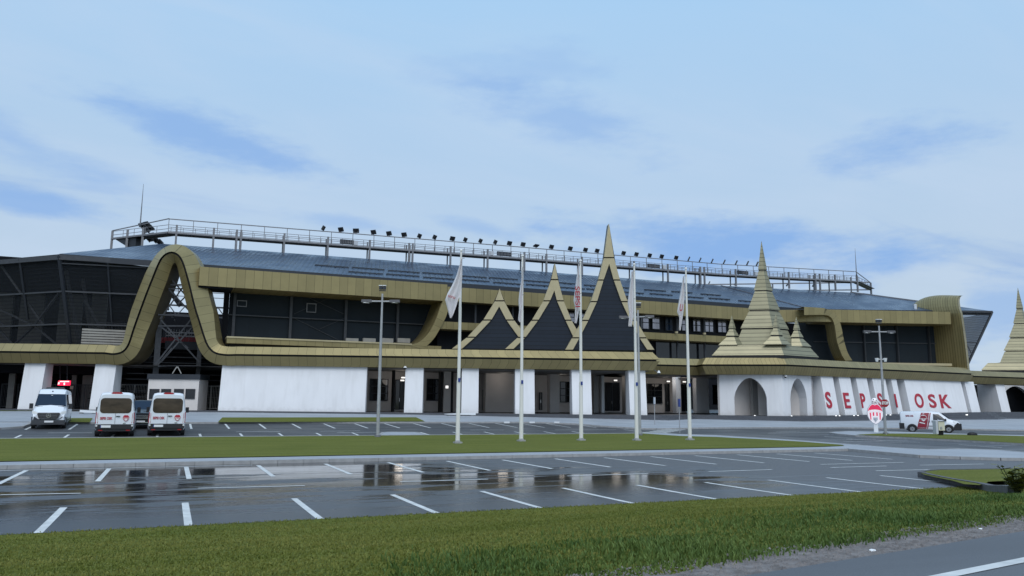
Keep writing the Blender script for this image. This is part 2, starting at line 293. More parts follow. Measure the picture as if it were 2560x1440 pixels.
# ------------------------------------------------------------------ objects
def wloc(o):
    v = V3((0, 0, 0))
    while o: v += V3(o.location); o = o.parent
    return v
def thing(name, label, cat, loc=(0, 0, 0), group=None):
    o = bpy.data.objects.new(name, None); C.objects.link(o); o.location = loc; o.empty_display_size = .3
    o['label'] = label; o['category'] = cat
    if group: o['group'] = group
    return o
def tag(o, label, cat, group=None):
    o['label'] = label; o['category'] = cat
    if group: o['group'] = group
    return o
def copy_tree(o, parent=None):
    c = o.copy(); C.objects.link(c); c.parent = parent
    for ch in [q for q in C.objects if q.parent == o]: copy_tree(ch, c)
    return c
class MB:
    def __init__(s): s.v = []; s.f = []; s.uv = []; s.mi = []
    def face(s, pts, uv=None, m=0):
        i = len(s.v); s.v += [V3(p) for p in pts]; s.f.append(list(range(i, i+len(pts)))); s.uv.append(uv or [(0, 0)]*len(pts)); s.mi.append(m)
    def hexa(s, P, m=0):       # P: 4 bottom then 4 top
        for q in ((3, 2, 1, 0), (4, 5, 6, 7), (0, 1, 5, 4), (1, 2, 6, 5), (2, 3, 7, 6), (3, 0, 4, 7)):
            a = [V3(P[k]) for k in q]; du = (a[1]-a[0]).length; dv = (a[3]-a[0]).length
            s.face(a, [(0, 0), (du, 0), (du, dv), (0, dv)], m)
    def box(s, c, sz, rz=0, m=0):
        x, y, z = [k/2 for k in sz]; R = Matrix.Rotation(rz, 3, 'Z'); c = V3(c)
        s.hexa([c + R @ V3(p) for p in ((-x, -y, -z), (x, -y, -z), (x, y, -z), (-x, y, -z), (-x, -y, z), (x, -y, z), (x, y, z), (-x, y, z))], m)
    def beam(s, a, b, w=.1, h=None, m=0, n=4):
        a, b = V3(a), V3(b); d = (b-a).normalized(); h = h or w
        x = d.cross(V3((0, 0, 1)));
        if x.length < .05: x = V3((1, 0, 0))
        x.normalize(); y = x.cross(d).normalized()
        if n == 4: o = [x*-w/2+y*-h/2, x*w/2+y*-h/2, x*w/2+y*h/2, x*-w/2+y*h/2]; s.hexa([a+k for k in o]+[b+k for k in o], m)
        else: s.cone(a, b, w/2, h/2, n, m)
    def cone(s, a, b, r1, r2, n=10, m=0):
        a, b = V3(a), V3(b); d = (b-a).normalized(); x = d.cross(V3((0, 0, 1)))
        if x.length < .05: x = V3((1, 0, 0))
        x.normalize(); y = x.cross(d)
        A = [a+(x*math.cos(t)+y*math.sin(t))*r1 for t in [6.28319*k/n for k in range(n)]]; B = [b+(x*math.cos(t)+y*math.sin(t))*r2 for t in [6.28319*k/n for k in range(n)]]
        for k in range(n): j = (k+1) % n; s.face([A[k], A[j], B[j], B[k]], None, m)
        s.face(A[::-1], None, m); s.face(B, None, m)
    def prism(s, pts, off, m=0, uv=None):     # a planar outline given thickness by the vector off
        off = V3(off); n = len(pts); s.face(pts, uv, m); s.face([V3(p)+off for p in pts][::-1], None, m)
        for k in range(n): j = (k+1) % n; s.face([pts[j], pts[k], V3(pts[k])+off, V3(pts[j])+off], None, m)
    def build(s, name, mats, parent=None, smooth=False, merge=False):
        me = bpy.data.meshes.new(name); o0 = wloc(parent) if parent else V3((0, 0, 0))
        me.from_pydata([tuple(p-o0) for p in s.v], [], s.f)
        ul = me.uv_layers.new(name='UVMap'); k = 0
        for u in s.uv:
            for c in u: ul.data[k].uv = c; k += 1
        for mm in (mats if isinstance(mats, (list, tuple)) else [mats]): me.materials.append(MATS[mm])
        for p, i in zip(me.polygons, s.mi): p.material_index = i; p.use_smooth = smooth
        if merge:
            b = bmesh.new(); b.from_mesh(me); bmesh.ops.remove_doubles(b, verts=b.verts, dist=.0008); bmesh.ops.recalc_face_normals(b, faces=b.faces); b.to_mesh(me); b.free()
        me.update(); o = bpy.data.objects.new(name, me); C.objects.link(o); o.parent = parent; return o
def text_obj(s, name, mat, parent, origin, xdir, zdir, height, width=None, depth=.03, bold=0.0, align='CENTER'):
    cu = bpy.data.curves.new('txt', 'FONT'); cu.body = s; cu.extrude = depth/2; cu.offset = bold; cu.align_x = align; cu.size = 1
    t = bpy.data.objects.new('txt', cu); C.objects.link(t); bpy.context.view_layer.update()
    me = bpy.data.meshes.new_from_object(t.evaluated_get(bpy.context.evaluated_depsgraph_get())); bpy.data.objects.remove(t)
    xs = [v.co.x for v in me.vertices]; ys = [v.co.y for v in me.vertices]; hh = max(ys)-min(ys); ww = max(xs)-min(xs); cx = (max(xs)+min(xs))/2; y0 = min(ys)
    sy = height/hh; sx = (width/ww) if width else sy; x = V3(xdir).normalized(); z = V3(zdir).normalized(); nrm = x.cross(z); o0 = wloc(parent) if parent else V3((0, 0, 0))
    for v in me.vertices:
        c = v.co.copy(); v.co = V3(origin) + x*((c.x-cx)*sx) + z*((c.y-y0)*sy) + nrm*c.z - o0
    me.materials.clear(); me.materials.append(MATS[mat]); me.name = name
    o = bpy.data.objects.new(name, me); C.objects.link(o); o.parent = parent; return o
class Line:                 # a vertical plane through two plan points; off is measured into the building
    def __init__(s, a, b): s.a = V3((*a, 0)); s.d = (V3((*b, 0))-s.a).normalized(); s.n = V3((-s.d.y, s.d.x, 0))
    def pt(s, u, z, off=0): q = s.a + s.d*u + s.n*off; return V3((q.x, q.y, z))
    def px(s, x, y, off=0):
        d = ray(x, y); t = (s.n.dot(s.a)+off)/s.n.dot(d); return d*t
    def u(s, x, y, off=0): return (s.px(x, y, off)-s.a).dot(s.d)
# ------------------------------------------------------------------ ground sheets
def ground_sheet(name, poly, mat, dz, skirt=None, label=None):
    bm = bmesh.new(); vs = [bm.verts.new((p[0], p[1], 0)) for p in poly]; bm.faces.new(vs)
    xs = [p[0] for p in poly]; ys = [p[1] for p in poly]
    def cut(co, no): bmesh.ops.bisect_plane(bm, geom=bm.verts[:]+bm.edges[:]+bm.faces[:], plane_co=co, plane_no=no)
    for i in range(math.ceil(min(xs)/GS), math.floor(max(xs)/GS)+1): cut((i*GS, 0, 0), (1, 0, 0))
    for i in range(math.ceil(min(ys)/GS), math.floor(max(ys)/GS)+1): cut((0, i*GS, 0), (0, 1, 0))
    lo = math.floor(min(x-y for x in xs for y in ys)/GS); hi = math.ceil(max(x-y for x in xs for y in ys)/GS)
    if len(bm.faces) < 6000:
        for i in range(lo, hi+1): cut((i*GS, 0, 0), (1, -1, 0))
    for v in bm.verts: v.co.z = gt(v.co.x, v.co.y) + dz
    bmesh.ops.recalc_face_normals(bm, faces=bm.faces)
    if bm.faces and sum(f.normal.z for f in bm.faces) < 0: bmesh.ops.reverse_faces(bm, faces=bm.faces)
    me = bpy.data.meshes.new(name); bm.to_mesh(me); bm.free(); me.materials.append(MATS[mat])
    o = bpy.data.objects.new(name, me); C.objects.link(o); o['kind'] = 'structure'; return o
def kerb_run(name, pts, h, mat='kerb', wd=.16, closed=False, gap=True):
    mb = MB(); n = len(pts)
    for k in range(n if closed else n-1):
        a, b = V3((*pts[k], 0)), V3((*pts[(k+1) % n], 0)); L_ = (b-a).length; m = max(1, round(L_/1.0)); d = (b-a)/L_; s = V3((-d.y, d.x, 0))*wd/2
        for i in range(m):
            p = a + d*(L_*i/m + .006); q = a + d*(L_*(i+1)/m - .006); P = []
            for zz in (-.1, h):
                for c in (p-s, q-s, q+s, p+s): P.append(V3((c.x, c.y, gt(c.x, c.y)+zz)))
            mb.hexa(P)
    o = mb.build(name, mat); o['kind'] = 'structure'; return o
# ground far and wide
bmb = MB()
def gq(x0, x1, y0, y1, sx, sy):
    xs = [x0+(x1-x0)*i/sx for i in range(sx+1)]; ys = [y0+(y1-y0)*i/sy for i in range(sy+1)]
    for i in range(sx):
        for j in range(sy): bmb.face([(xs[i], ys[j], -2.45), (xs[i+1], ys[j], -2.45), (xs[i+1], ys[j+1], -2.45), (xs[i], ys[j+1], -2.45)])
gq(-3000, 3000, -3000, 3000, 12, 12)
o = bmb.build('ground', 'grass'); o['kind'] = 'structure'
ground_sheet('grass_bank', [(-46, -12), (130, -12), (130, 16.62), (-46, 16.62)], 'grass_bank', 0)
ground_sheet('parking_lot', [(-46, 16.6), (44, 16.6), (44, 51), (-46, 51)], 'wet_asphalt', .004)
ground_sheet('far_parking_lot', [(-46, 51), (44, 51), (44, 16.6), (140, 16.6), (140, 64), (-46, 64)] if False else [(-46, 51), (140, 51), (140, 66), (-46, 66)], 'asphalt', .004)
ground_sheet('access_road', [(44, 16.6), (140, 16.6), (140, 51), (44, 51)], 'asphalt', .004)
ground_sheet('pavement_field', [(-46, 66), (140, 66), (140, 86), (-46, 86)], 'paver', 0)
def xy(pxs, dz=.12): return [tuple(gp(x, y, dz)[:2]) for x, y in pxs]
H = .12
# middle island: kerb, pavement, lawn
isl_top = xy([(1700, 1085.5), (1790, 1088), (1900, 1094.5), (2000, 1101), (2155, 1113), (2263, 1121), (2322, 1123.5), (2400, 1122), (2500, 1125), (2600, 1134)])
isl_bot = xy([(2600, 1146), (2500, 1145), (2400, 1142), (2300, 1138), (2200, 1129), (2120, 1122)])
mid = [(-46, 32.15), (-46, 51.7), (isl_top[0][0]-.5, 51.7)] + isl_top + isl_bot + [(33.0, 32.15)]
ground_sheet('pavement', mid, 'paver', H)
kerb_run('kerb', [(-46, 32.05), (33.0, 32.05)] + isl_bot[::-1], H+.015, 'kerb')
kerb_run('kerb', [(-46, 51.8), (isl_top[0][0]-.5, 51.8)] + isl_top, H+.015, 'kerb')
lr = xy([(1700, 1090), (1790, 1092.5), (1900, 1098), (2000, 1104), (2105, 1112)], .14)
ground_sheet('lawn', [(-46, 33.9), (-46, 51.1), (lr[0][0]-1, 51.1)] + lr + [(36.2, 34.4), (34, 33.9)], 'grass', .15)
# crest island on the right
c_t = xy([(2073, 1081), (2090, 1079.5), (2120, 1078), (2200, 1078), (2300, 1081), (2420, 1085), (2600, 1089)]); c_b = xy([(2600, 1112), (2400, 1100.5), (2250, 1093), (2140, 1088.5), (2095, 1084.5)])
ground_sheet('island', c_t + c_b, 'paver', H); kerb_run('kerb', c_t + c_b, H+.015, closed=True)
l2 = xy([(2140, 1086.5), (2200, 1083.5), (2300, 1084), (2420, 1086.5), (2600, 1091)], .15) + xy([(2600, 1110.5), (2400, 1099), (2250, 1091.5)], .15)
ground_sheet('lawn', l2, 'grass', .15)
# near right island
c3 = xy([(2300, 1182), (2312, 1178), (2345, 1175), (2400, 1174.5), (2700, 1170)], .15); c3b = [(45, 16.3), (22.9, 16.3)] + xy([(2450, 1213.5), (2380, 1202), (2335, 1193), (2310, 1187)], .15)
ground_sheet('island', c3 + c3b, 'grass', .16); kerb_run('kerb', c3[:1] + c3b[2:][::-1][0:0] + xy([(2310, 1187), (2335, 1193), (2380, 1202), (2450, 1213.5), (2530, 1224)], .1), .18, 'kerb_dark')
kerb_run('kerb', c3, .18, 'kerb_dark')
# pavement in front of the stadium with a grass strip
pe = xy([(1385, 1056.5), (1440, 1059), (1500, 1064), (1600, 1070), (1640, 1071), (1750, 1069), (1900, 1068), (2100, 1068), (2400, 1072), (2600, 1076)])
pv = [(-46, 64.7), (pe[0][0]-1, 64.7)] + pe + [(140, pe[-1][1]), (140, 88), (-46, 88)]
ground_sheet('pavement', pv, 'paver', H); kerb_run('kerb', [(-46, 64.6), (pe[0][0]-1, 64.6)] + pe, H+.015)
lw = xy([(-60, 1071), (0, 1069.5), (55, 1066), (72, 1060), (76, 1054)]); ground_sheet('pavement', lw + [(-20, 66), (-30, 66)], 'paver', H); kerb_run('kerb', lw, H+.015)
ground_sheet('grass_strip', xy([(545, 1055.2), (556, 1043.5), (1040, 1043), (1062, 1053.4)], .16), 'grass', .16)
ground_sheet('grass_strip', xy([(172, 1055.2), (176, 1045), (232, 1045), (225, 1055.2)], .16), 'grass', .16)
ti = xy([(948, 1086.8), (958, 1081), (975, 1080), (1040, 1080.5), (1078, 1088.7), (990, 1090.4)]); ground_sheet('traffic_island', ti, 'paver', H); kerb_run('kerb', ti, H+.015, closed=True)
# road in the foreground
def ry(x, o): return 5.86 + .155*x + o
ground_sheet('gravel_shoulder', [(-40, ry(-40, -3)), (60, ry(60, -3)), (60, ry(60, .05))] + [(x, ry(x, .10+.16*math.sin(x*1.7)*math.cos(x*.6)+.08*math.sin(x*5.1))) for x in [60-k*.5 for k in range(1, 199)]] + [(-40, ry(-40, .1))], 'gravel', .012)
ground_sheet('road', [(-40, ry(-40, -14)), (60, ry(60, -14)), (60, ry(60, -.58)), (-40, ry(-40, -.58))], 'road_asphalt', .03)
ground_sheet('road_marking', [(-40, ry(-40, -1.64)), (60, ry(60, -1.64)), (60, ry(60, -1.50)), (-40, ry(-40, -1.50))], 'marking', .036)
# painted lines
mk = MB()
def stripe(a, b, wd, dz=.008):
    a, b = V3((*a, 0)), V3((*b, 0)); L_ = (b-a).length; d = (b-a)/L_; s = V3((-d.y, d.x, 0))*wd/2; m = max(1, math.ceil(L_/1.0))
    for i in range(m):
        p, q = a+d*(L_*i/m), a+d*(L_*(i+1)/m); mk.face([V3((c.x, c.y, gt(c.x, c.y)+dz)) for c in (p-s, q-s, q+s, p+s)])
for i in range(-8, 11): stripe((-2.02+2.5*i, 20.31), (-2.02+2.5*i, 16.6), .15)
for i in range(-8, 14): stripe((-1.81+2.5*i, 31.16), (-1.81+2.5*i, 26.4), .15)
for i in range(-12, 16): stripe((1.485+2.5*i, 64.3), (1.485+2.5*i, 59.5), .15, .012)
for i in range(-12, 13): stripe((-.6+2.5*i, 55.4), (-.6+2.5*i, 52.2), .15, .012)
stripe((-46, 31.35), (-12, 31.35), .12); stripe((-12, 31.35), (3, 31.35), .12)
for a, b in [((0, 1237), (202, 1233)), ((495, 1220.5), (762, 1214)), ((1000, 1204.5), (1220, 1198)), ((1418, 1190), (1620, 1184)), ((1772, 1179), (1930, 1174)), ((2052, 1161), (2260, 1156)), ((2076, 1169), (2216, 1165)), ((2190, 1177), (2330, 1174)), ((2300, 1163), (2460, 1160)),
             ((120, 1082), (230, 1082)), ((590, 1079.5), (700, 1079)), ((800, 1078), (900, 1077)), ((842, 1081.5), (960, 1080.5)), ((1175, 1075), (1260, 1075)), ((1388, 1074.5), (1540, 1074.5)), ((1560, 1074), (1618, 1082)),
             ((1920, 1083), (2075, 1081)), ((1940, 1079.5), (2000, 1078.5)), ((2060, 1112), (2150, 1111)), ((2110, 1104), (2210, 1102.5)), ((2115, 1098), (2300, 1106)), ((2195, 1101.5), (2270, 1100)), ((2397, 1111.5), (2505, 1119)), ((2190, 1104.5), (2255, 1107)), ((2060, 1091), (2130, 1096)), ((2000, 1107.5), (2060, 1107)), ((2050, 1100), (2190, 1098))]:
    A, B = gp(*a, .01), gp(*b, .01); stripe(A[:2], B[:2], .13, .012)
for k in range(6):
    A, B = gp(1606+k*9, 1082-k*1.6, .01), gp(1668+k*9, 1082.3-k*1.6, .01); stripe(A[:2], B[:2], .4, .012)
o = mk.build('parking_markings', 'marking'); o['kind'] = 'structure'
# ------------------------------------------------------------------ stadium
POD = Line((5, 85.6), (48, 70.4)); WNG = Line((66.2, 70.9), (105.1, 75.6))
ZPR = 4.81
def zp(X): return interp(X, ZP)
stad = thing('stadium', 'long stadium with golden ribbon canopy, white columns and blue metal roof', 'stadium', (30, 85, -1))
SEC = [(.88, .62), (.07, .0), None, (.07, .0), (.05, .3), (-.13, .3), (-.13, .02), None, (-.13, .02), (-1.10, .58), None, (-1.10, .58), (-1.10, 4.0)]
def sweep(nodes, name, parent=stad, soffit=4.0, top=3.0, pm='gold_panel'):
    """nodes: (P, n, d, widthscale). Builds the pale upper face, dark joint, lower face and soffit as parts."""
    up_ = MB(); bl = MB(); lo = MB(); sf = MB(); s = 0
    def q(nd, n_, d_):
        lf, pk = nd[3] if isinstance(nd[3], tuple) else (0, 0); k_ = 1 + .55*lf - .30*pk if n_ > .1 else (1 - .16*pk if n_ < -.2 else 1)
        return nd[0] + nd[1]*n_*k_ + nd[2]*(d_*(1+.85*lf) if .5 < d_ < 1 else d_)
    for a, b in zip(nodes, nodes[1:]):
        L_ = (b[0]-a[0]).length; u = ((s, 0), (s+L_, 0), (s+L_, 1), (s, 1))
        up_.face([q(a, .07, 0), q(b, .07, 0), q(b, .88, .62), q(a, .88, .62)], u)
        up_.face([q(a, .88, .62), q(b, .88, .62), q(b, .84, top), q(a, .84, top)], u)
        bl.face([q(a, .07, 0), q(b, .07, 0), q(b, .05, .3), q(a, .05, .3)]); bl.face([q(a, .05, .3), q(b, .05, .3), q(b, -.13, .3), q(a, -.13, .3)]); bl.face([q(a, -.13, .3), q(b, -.13, .3), q(b, -.13, .03), q(a, -.13, .03)])
        lo.face([q(a, -1.1, .58), q(b, -1.1, .58), q(b, -.13, .03), q(a, -.13, .03)], u)
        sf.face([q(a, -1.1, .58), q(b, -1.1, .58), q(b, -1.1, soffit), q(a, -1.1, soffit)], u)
        s += L_
    a = nodes[-1]
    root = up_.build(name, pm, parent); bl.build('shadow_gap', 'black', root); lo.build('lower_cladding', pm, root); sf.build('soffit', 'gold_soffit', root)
    return root
Zv = V3((0, 0, 1))
def catmull(P, step=.25):
    out_ = []
    for i in range(1, len(P)-2):
        p0, p1, p2, p3 = P[i-1:i+3]; n = max(2, int((p2-p1).length/step))
        for k in range(n):
            t = k/n; out_.append(.5*((2*p1)+(p2-p0)*t+(2*p0-5*p1+4*p2-p3)*t*t+(3*p1-p0-3*p2+p3)*t**3))
    out_.append(P[-2]); return out_
arch_px = [(262, 884.6), (280, 884.6), (293, 883.5), (303, 880.5), (311, 875), (317, 867), (323, 855), (336, 815), (357, 757), (371, 720), (383, 690), (394, 663), (404, 644.5), (416, 634), (429, 630.5), (441, 634), (451, 643.5), (459, 660), (467, 686), (475, 716), (487, 765), (500, 807), (510, 839), (517, 858), (525, 871), (536, 880.5), (550, 885), (570, 887), (590, 887.2)]
P = []
for x, y in arch_px:
    q = POD.px(x, y); P.append(V3(((q-POD.a).dot(POD.d), q.z, 0)))
P[0].y = P[-1].y = ZPR
P = [V3((P[0].x-1.5, ZPR, 0)), V3((P[0].x-.8, ZPR, 0))] + P + [V3((P[-1].x+.8, ZPR, 0)), V3((P[-1].x+1.5, ZPR, 0))]
crv = catmull(P); uend = POD.u(1650, 901)
path = [V3((P[0].x-40, ZPR, 0))] + crv + [V3((uend, ZPR, 0))]
nodes = []
for i, c in enumerate(path):
    a = path[max(0, i-1)]; b = path[min(len(path)-1, i+1)]; t = (b-a).normalized(); n2 = (-t.y, t.x)
    lift = max(0, min(1, (c.y-6)/3)); ws = (lift, max(0, min(1, (c.y-13.0)/2.2)))
    nodes.append((POD.pt(c.x, c.y), POD.d*n2[0] + Zv*n2[1], POD.n, ws))
corner = POD.pt(uend, ZPR); rd = (V3((52.0, 84, ZPR))-corner).normalized(); rdn = V3((-rd.y, rd.x, 0))
mit = (POD.n + rdn)/(1+POD.n.dot(rdn)); nodes[-1] = (corner, Zv, mit, 1); nodes.append((corner + rd*13, Zv, rdn, 1))
sweep(nodes, 'ribbon_canopy')
def belt(pts, name='ribbon_canopy', parent=stad, soffit=3.0, top=2.5, pm='gold_panel'):
    ns = []
    for i, p in enumerate(pts):
        p = V3((*p, ZPR)); ds = []
        if i: ds.append((p-V3((*pts[i-1], ZPR))).normalized())
        if i < len(pts)-1: ds.append((V3((*pts[i+1], ZPR))-p).normalized())
        nn = [V3((-d.y, d.x, 0)) for d in ds]; m = nn[0] if len(nn) == 1 else (nn[0]+nn[1])/(1+nn[0].dot(nn[1])); ns.append((p, Zv, m, 1))
    return sweep(ns, name, parent, soffit, top, pm)
belt([(48.5, 79.6), (60.5, 78.0)]); belt([(60.6, 83), (57.9, 76.0), (66.2, 70.9), (84, 73.15), (105.1, 75.6), (106.5, 84)], pm='gold_narrow'); belt([(106, 80.9), (150, 81.6)], pm='gold_narrow')
# ceiling over the recessed entrance, ground-floor walls
mb = MB(); zc_ = 3.68
mb.face([POD.pt(-40, zc_, 2), POD.pt(uend-.6, zc_, 2), (51, 84, zc_), (60, 92, zc_), (-40, 125, zc_)]); mb.face([(48, 80, zc_), (58, 79, zc_), (62, 92, zc_), (50, 92, zc_)])
mb.face([(66.5, 73, zc_), (105, 77.5, zc_), (106, 92, zc_), (60, 92, zc_)]); mb.build('ceiling', 'grey_plaster', stad)
# plaza and steps
def plaza_edge(off): return [POD.pt(-42, 0, off), POD.pt(uend+.6, 0, off)]
pl = MB(); front = [POD.pt(-42, 0, .1), POD.pt(uend, 0, .1), V3((55, 74.5, 0)), V3((60, 71.8, 0)), V3((66.2, 69.6, 0)), V3((84, 71.6, 0)), V3((105, 74.0, 0)), V3((112, 77.5, 0)), V3((150, 78, 0))]
def densify(pts, st=3):
    r = []
    for a, b in zip(pts, pts[1:]):
        n = max(1, int((b-a).length/st)); r += [a+(b-a)*(k/n) for k in range(n)]
    return r+[pts[-1]]
fr = densify(front); nst = 4; run = .42
def step_of(p, k, i):   # move outward from the building
    a = fr[max(0, i-1)]; b = fr[min(len(fr)-1, i+1)]; d = (b-a).normalized(); return p - V3((-d.y, d.x, 0))*k
for i in range(len(fr)-1):
    a, b = fr[i], fr[i+1]
    za, zb = zp(a.x), zp(b.x); ga = gt(*step_of(a, nst*run, i)[:2])+H; gb = gt(*step_of(b, nst*run, i+1)[:2])+H
    A = [V3((*step_of(a, run*k, i)[:2], za-(za-ga)*k/nst)) for k in range(nst+1)]; B = [V3((*step_of(b, run*k, i+1)[:2], zb-(zb-gb)*k/nst)) for k in range(nst+1)]
    pl.face([A[0], B[0], V3((b.x, 100, zb)), V3((a.x, 100, za))], None, 0)
    for k in range(nst):
        a1, b1 = A[k], B[k]; a2, b2 = V3((a1.x, a1.y, A[k+1].z)), V3((b1.x, b1.y, B[k+1].z)); pl.face([a2, b2, b1, a1], None, 1); pl.face([A[k+1], B[k+1], b2, a2], None, 0)
o = pl.build('plaza', ['plaza', 'step_stone']); o['kind'] = 'structure'
mb = MB(); mb.face([(-60, 86, -1.0), (-60, 180, -1.0), (160, 180, -1.0), (160, 86, -1.0)]); o = mb.build('stadium_ground', 'plaza'); o['kind'] = 'structure'
# battered white columns
def fin(line, u0, u1, name='column', off=.95, bot=.35, depth=1.3, ztop=3.75, mat='white_plaster', seat=None):
    mb = MB(); za, zb = zp(line.pt(u0, 0).x)-.02, zp(line.pt(u1, 0).x)-.02
    mb.hexa([line.pt(u0, za, bot), line.pt(u1, zb, bot), line.pt(u1, zb, off+depth), line.pt(u0, za, off+depth), line.pt(u0, ztop, off), line.pt(u1, ztop, off), line.pt(u1, ztop, off+depth), line.pt(u0, ztop, off+depth)])
    return mb.build(name, mat, stad)
for x0, x1, y in [(63, 115, 907), (239, 291, 911), (1014, 1059, 918), (1155, 1197, 921), (1288, 1336, 923), (1429, 1477, 925), (1571, 1613, 928)]:
    fin(POD, POD.u(x0, y, .95), POD.u(x1, y, .95), depth=1.5 if x0 not in (1014, 1155) else 2.4)
fin(POD, POD.u(556, 914, .95), POD.u(918, 917, .95), 'white_wall', depth=.6)
fin(POD, POD.u(-110, 905, .95), POD.u(-60, 905, .95))
for x0, x1, y in [(2051, 2081.5, 940), (2096, 2125, 942), (2139.5, 2166.5, 943.5), (2180, 2212.6, 945), (2227.5, 2240.5, 947), (2260, 2401.6, 952), (2411, 2433.5, 956)]:
    fin(WNG, WNG.u(x0, y, .9), WNG.u(x1, y, .9), 'white_wall' if x1-x0 > 100 else 'column', off=.9, bot=.2, depth=2.2)
W2 = Line((106, 80.9), (150, 81.6))
for x0, x1, y in [(2488, 2510, 960)]: fin(W2, W2.u(x0, y, .9), W2.u(x1, y, .9), off=.9, bot=.2, depth=3)
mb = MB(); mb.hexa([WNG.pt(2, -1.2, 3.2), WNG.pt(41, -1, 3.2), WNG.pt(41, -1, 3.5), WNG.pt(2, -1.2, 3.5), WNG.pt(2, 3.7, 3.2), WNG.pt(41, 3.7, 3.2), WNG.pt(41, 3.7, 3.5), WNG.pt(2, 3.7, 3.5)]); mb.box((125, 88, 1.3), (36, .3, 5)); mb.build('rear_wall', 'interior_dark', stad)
# rear wall of the entrance with windows and doors
YB = 90.3
def vq(mb, x0, y0, x1, y1, Y, m=0, th=.12):
    """upright panel at depth Y covering the given window of the view; sides are plumb"""
    a = ay((x0+x1)/2, y0, Y); b = ay((x0+x1)/2, y1, Y); l = ay(x0, (y0+y1)/2, Y).x; r = ay(x1, (y0+y1)/2, Y).x; mb.box(((l+r)/2, Y, (a.z+b.z)/2), (abs(r-l), th, abs(a.z-b.z)), 0, m)
    return l, r, a.z, b.z
mb = MB(); xa, xb = ay(915, 980, YB).x, 66
mb.box(((xa+xb)/2, YB+.2, 1.35), (xb-xa, .3, 4.9)); mb.build('entrance_wall', 'beige_plaster', stad)
def window(x0, y0, x1, y1, Y=YB, nx=2, nz=2, glass='glass_dark', frame='frame_dark', par=stad, name='window'):
    f = MB(); l, r, zt, zb = vq(f, x0, y0, x1, y1, Y, 0, .1); f.v = []; f.f = []; f.uv = []; f.mi = []; t = .09; yy = Y-.06
    for X in [l+(r-l)*k/nx for k in range(nx+1)]: f.box((X, yy, (zt+zb)/2), (t, .1, zt-zb+t))
    for Z in [zb+(zt-zb)*k/nz for k in range(nz+1)]: f.box(((l+r)/2, yy-.003, Z), (r-l+t, .106, t))
    o = f.build(name, frame, par); p = MB(); p.box(((l+r)/2, yy+.02, (zt+zb)/2), (r-l, .03, zt-zb)); p.build('pane', glass, o); return o
for x0, y0, x1, y1 in [(925, 948, 969, 1001), (1067, 948, 1100, 1001), (1400, 955, 1428, 1005), (1617, 960, 1654, 1008), (1731, 962, 1744, 1011), (1781, 963, 1803, 1011)]: window(x0, y0, x1, y1, nx=2 if x1-x0 > 20 else 1, nz=3)
def door(x0, y0, x1, y1, Y=YB, mat='glass_dark', leaves=1):
    p = MB(); l, r, zt, zb = vq(p, x0, y0, x1, y1, Y-.08, 0, .08); o = p.build('door', mat, stad)
    f = MB()
    for X in [l+(r-l)*k/leaves for k in range(leaves+1)]: f.box((X, Y-.14, (zt+zb)/2), (.1, .08, zt-zb))
    f.box(((l+r)/2, Y-.142, zt), (r-l+.1, .084, .1)); f.build('door_frame', 'frame_dark', o)
    h = MB(); h.beam((l+(r-l)*.45, Y-.2, zb+.9), (l+(r-l)*.45, Y-.2, zb+1.3), .04); h.build('handle', 'chrome', o)
for a in [(988, 950, 1011, 1023), (1207, 975, 1217, 1025), (1512, 957, 1548, 1027), (1663, 960, 1673, 1028), (1703, 961, 1721, 1028), (1348, 982, 1354, 1025)]: door(*a, leaves=2 if a[2]-a[0] > 15 else 1, mat='grey_plaster' if a[0] == 1348 else 'glass_dark')
# projecting piers and boxed rooms inside the entrance
def pier(x0, x1, off, Y0, Y1, mat='white_plaster', name='pier'):
    Y0 = max(Y0, 86.5) if name != 'room_wall' else 88.6; mb = MB(); X0, X1 = ay(x0, 980, Y0).x, ay(x1, 980, Y0).x; mb.box(((X0+X1)/2, Y0+.4, 1.35), (X1-X0, .8, 4.8)); return mb.build(name, mat, stad)
pier(1214, 1287, 0, 84.5, 90, 'beige_plaster', 'room_wall'); pier(1375, 1399, 0, 85, 90, 'beige_plaster'); pier(1504, 1511, 0, 84, 90); pier(1484, 1496, 0, 80, 89, 'grey_plaster'); pier(1563, 1571, 0, 80, 88, 'grey_plaster'); pier(1690, 1702, 0, 82, 90); pier(1741, 1772, 0, 81.5, 90); pier(983, 987, 0, 83, 90, 'black', 'dark_post'); pier(1101, 1106, 0, 84, 90, 'black', 'dark_post'); pier(1128, 1133, 0, 82, 82.4, 'black', 'dark_post')
pier(1109, 1127, 0, 85, 90, 'beige_plaster')
def wall_light(x, y, Y, wd=.45, hh=.16, name='wall_light'):
    p = ay(x, y, Y); mb = MB(); mb.box(p, (wd, .12, hh)); o = mb.build(name, 'lit_white', stad); b = MB(); b.box(p+V3((0, .1, 0)), (wd+.08, .08, hh+.08)); b.build('housing', 'steel', o)
def entry_light(p, e):
    l_ = bpy.data.lights.new('lamp_and_fill', 'POINT'); l_.energy = e; l_.color = (1, .92, .84); l_.shadow_soft_size = .6; l_.specular_factor = 0; q_ = bpy.data.objects.new('lamp_and_fill', l_); q_.location = p; C.objects.link(q_)
for x_, y_, e_ in [(1006, 947, 70), (1117, 967, 50), (1260, 940, 60), (1400, 945, 45), (1539, 951, 60), (1671, 953, 60), (1711, 954, 60)]: entry_light(ay(x_, y_, 86.8), e_*.35)  # glow of the wall lights, plus two added fill lights without fixtures
for a in [(1008, 944), (1006, 951), (1539, 951), (1671, 953.5), (1711, 954.5)]: wall_light(*a, YB-.35)
wall_light(1117.5, 967.5, 84.8, .3, .3)
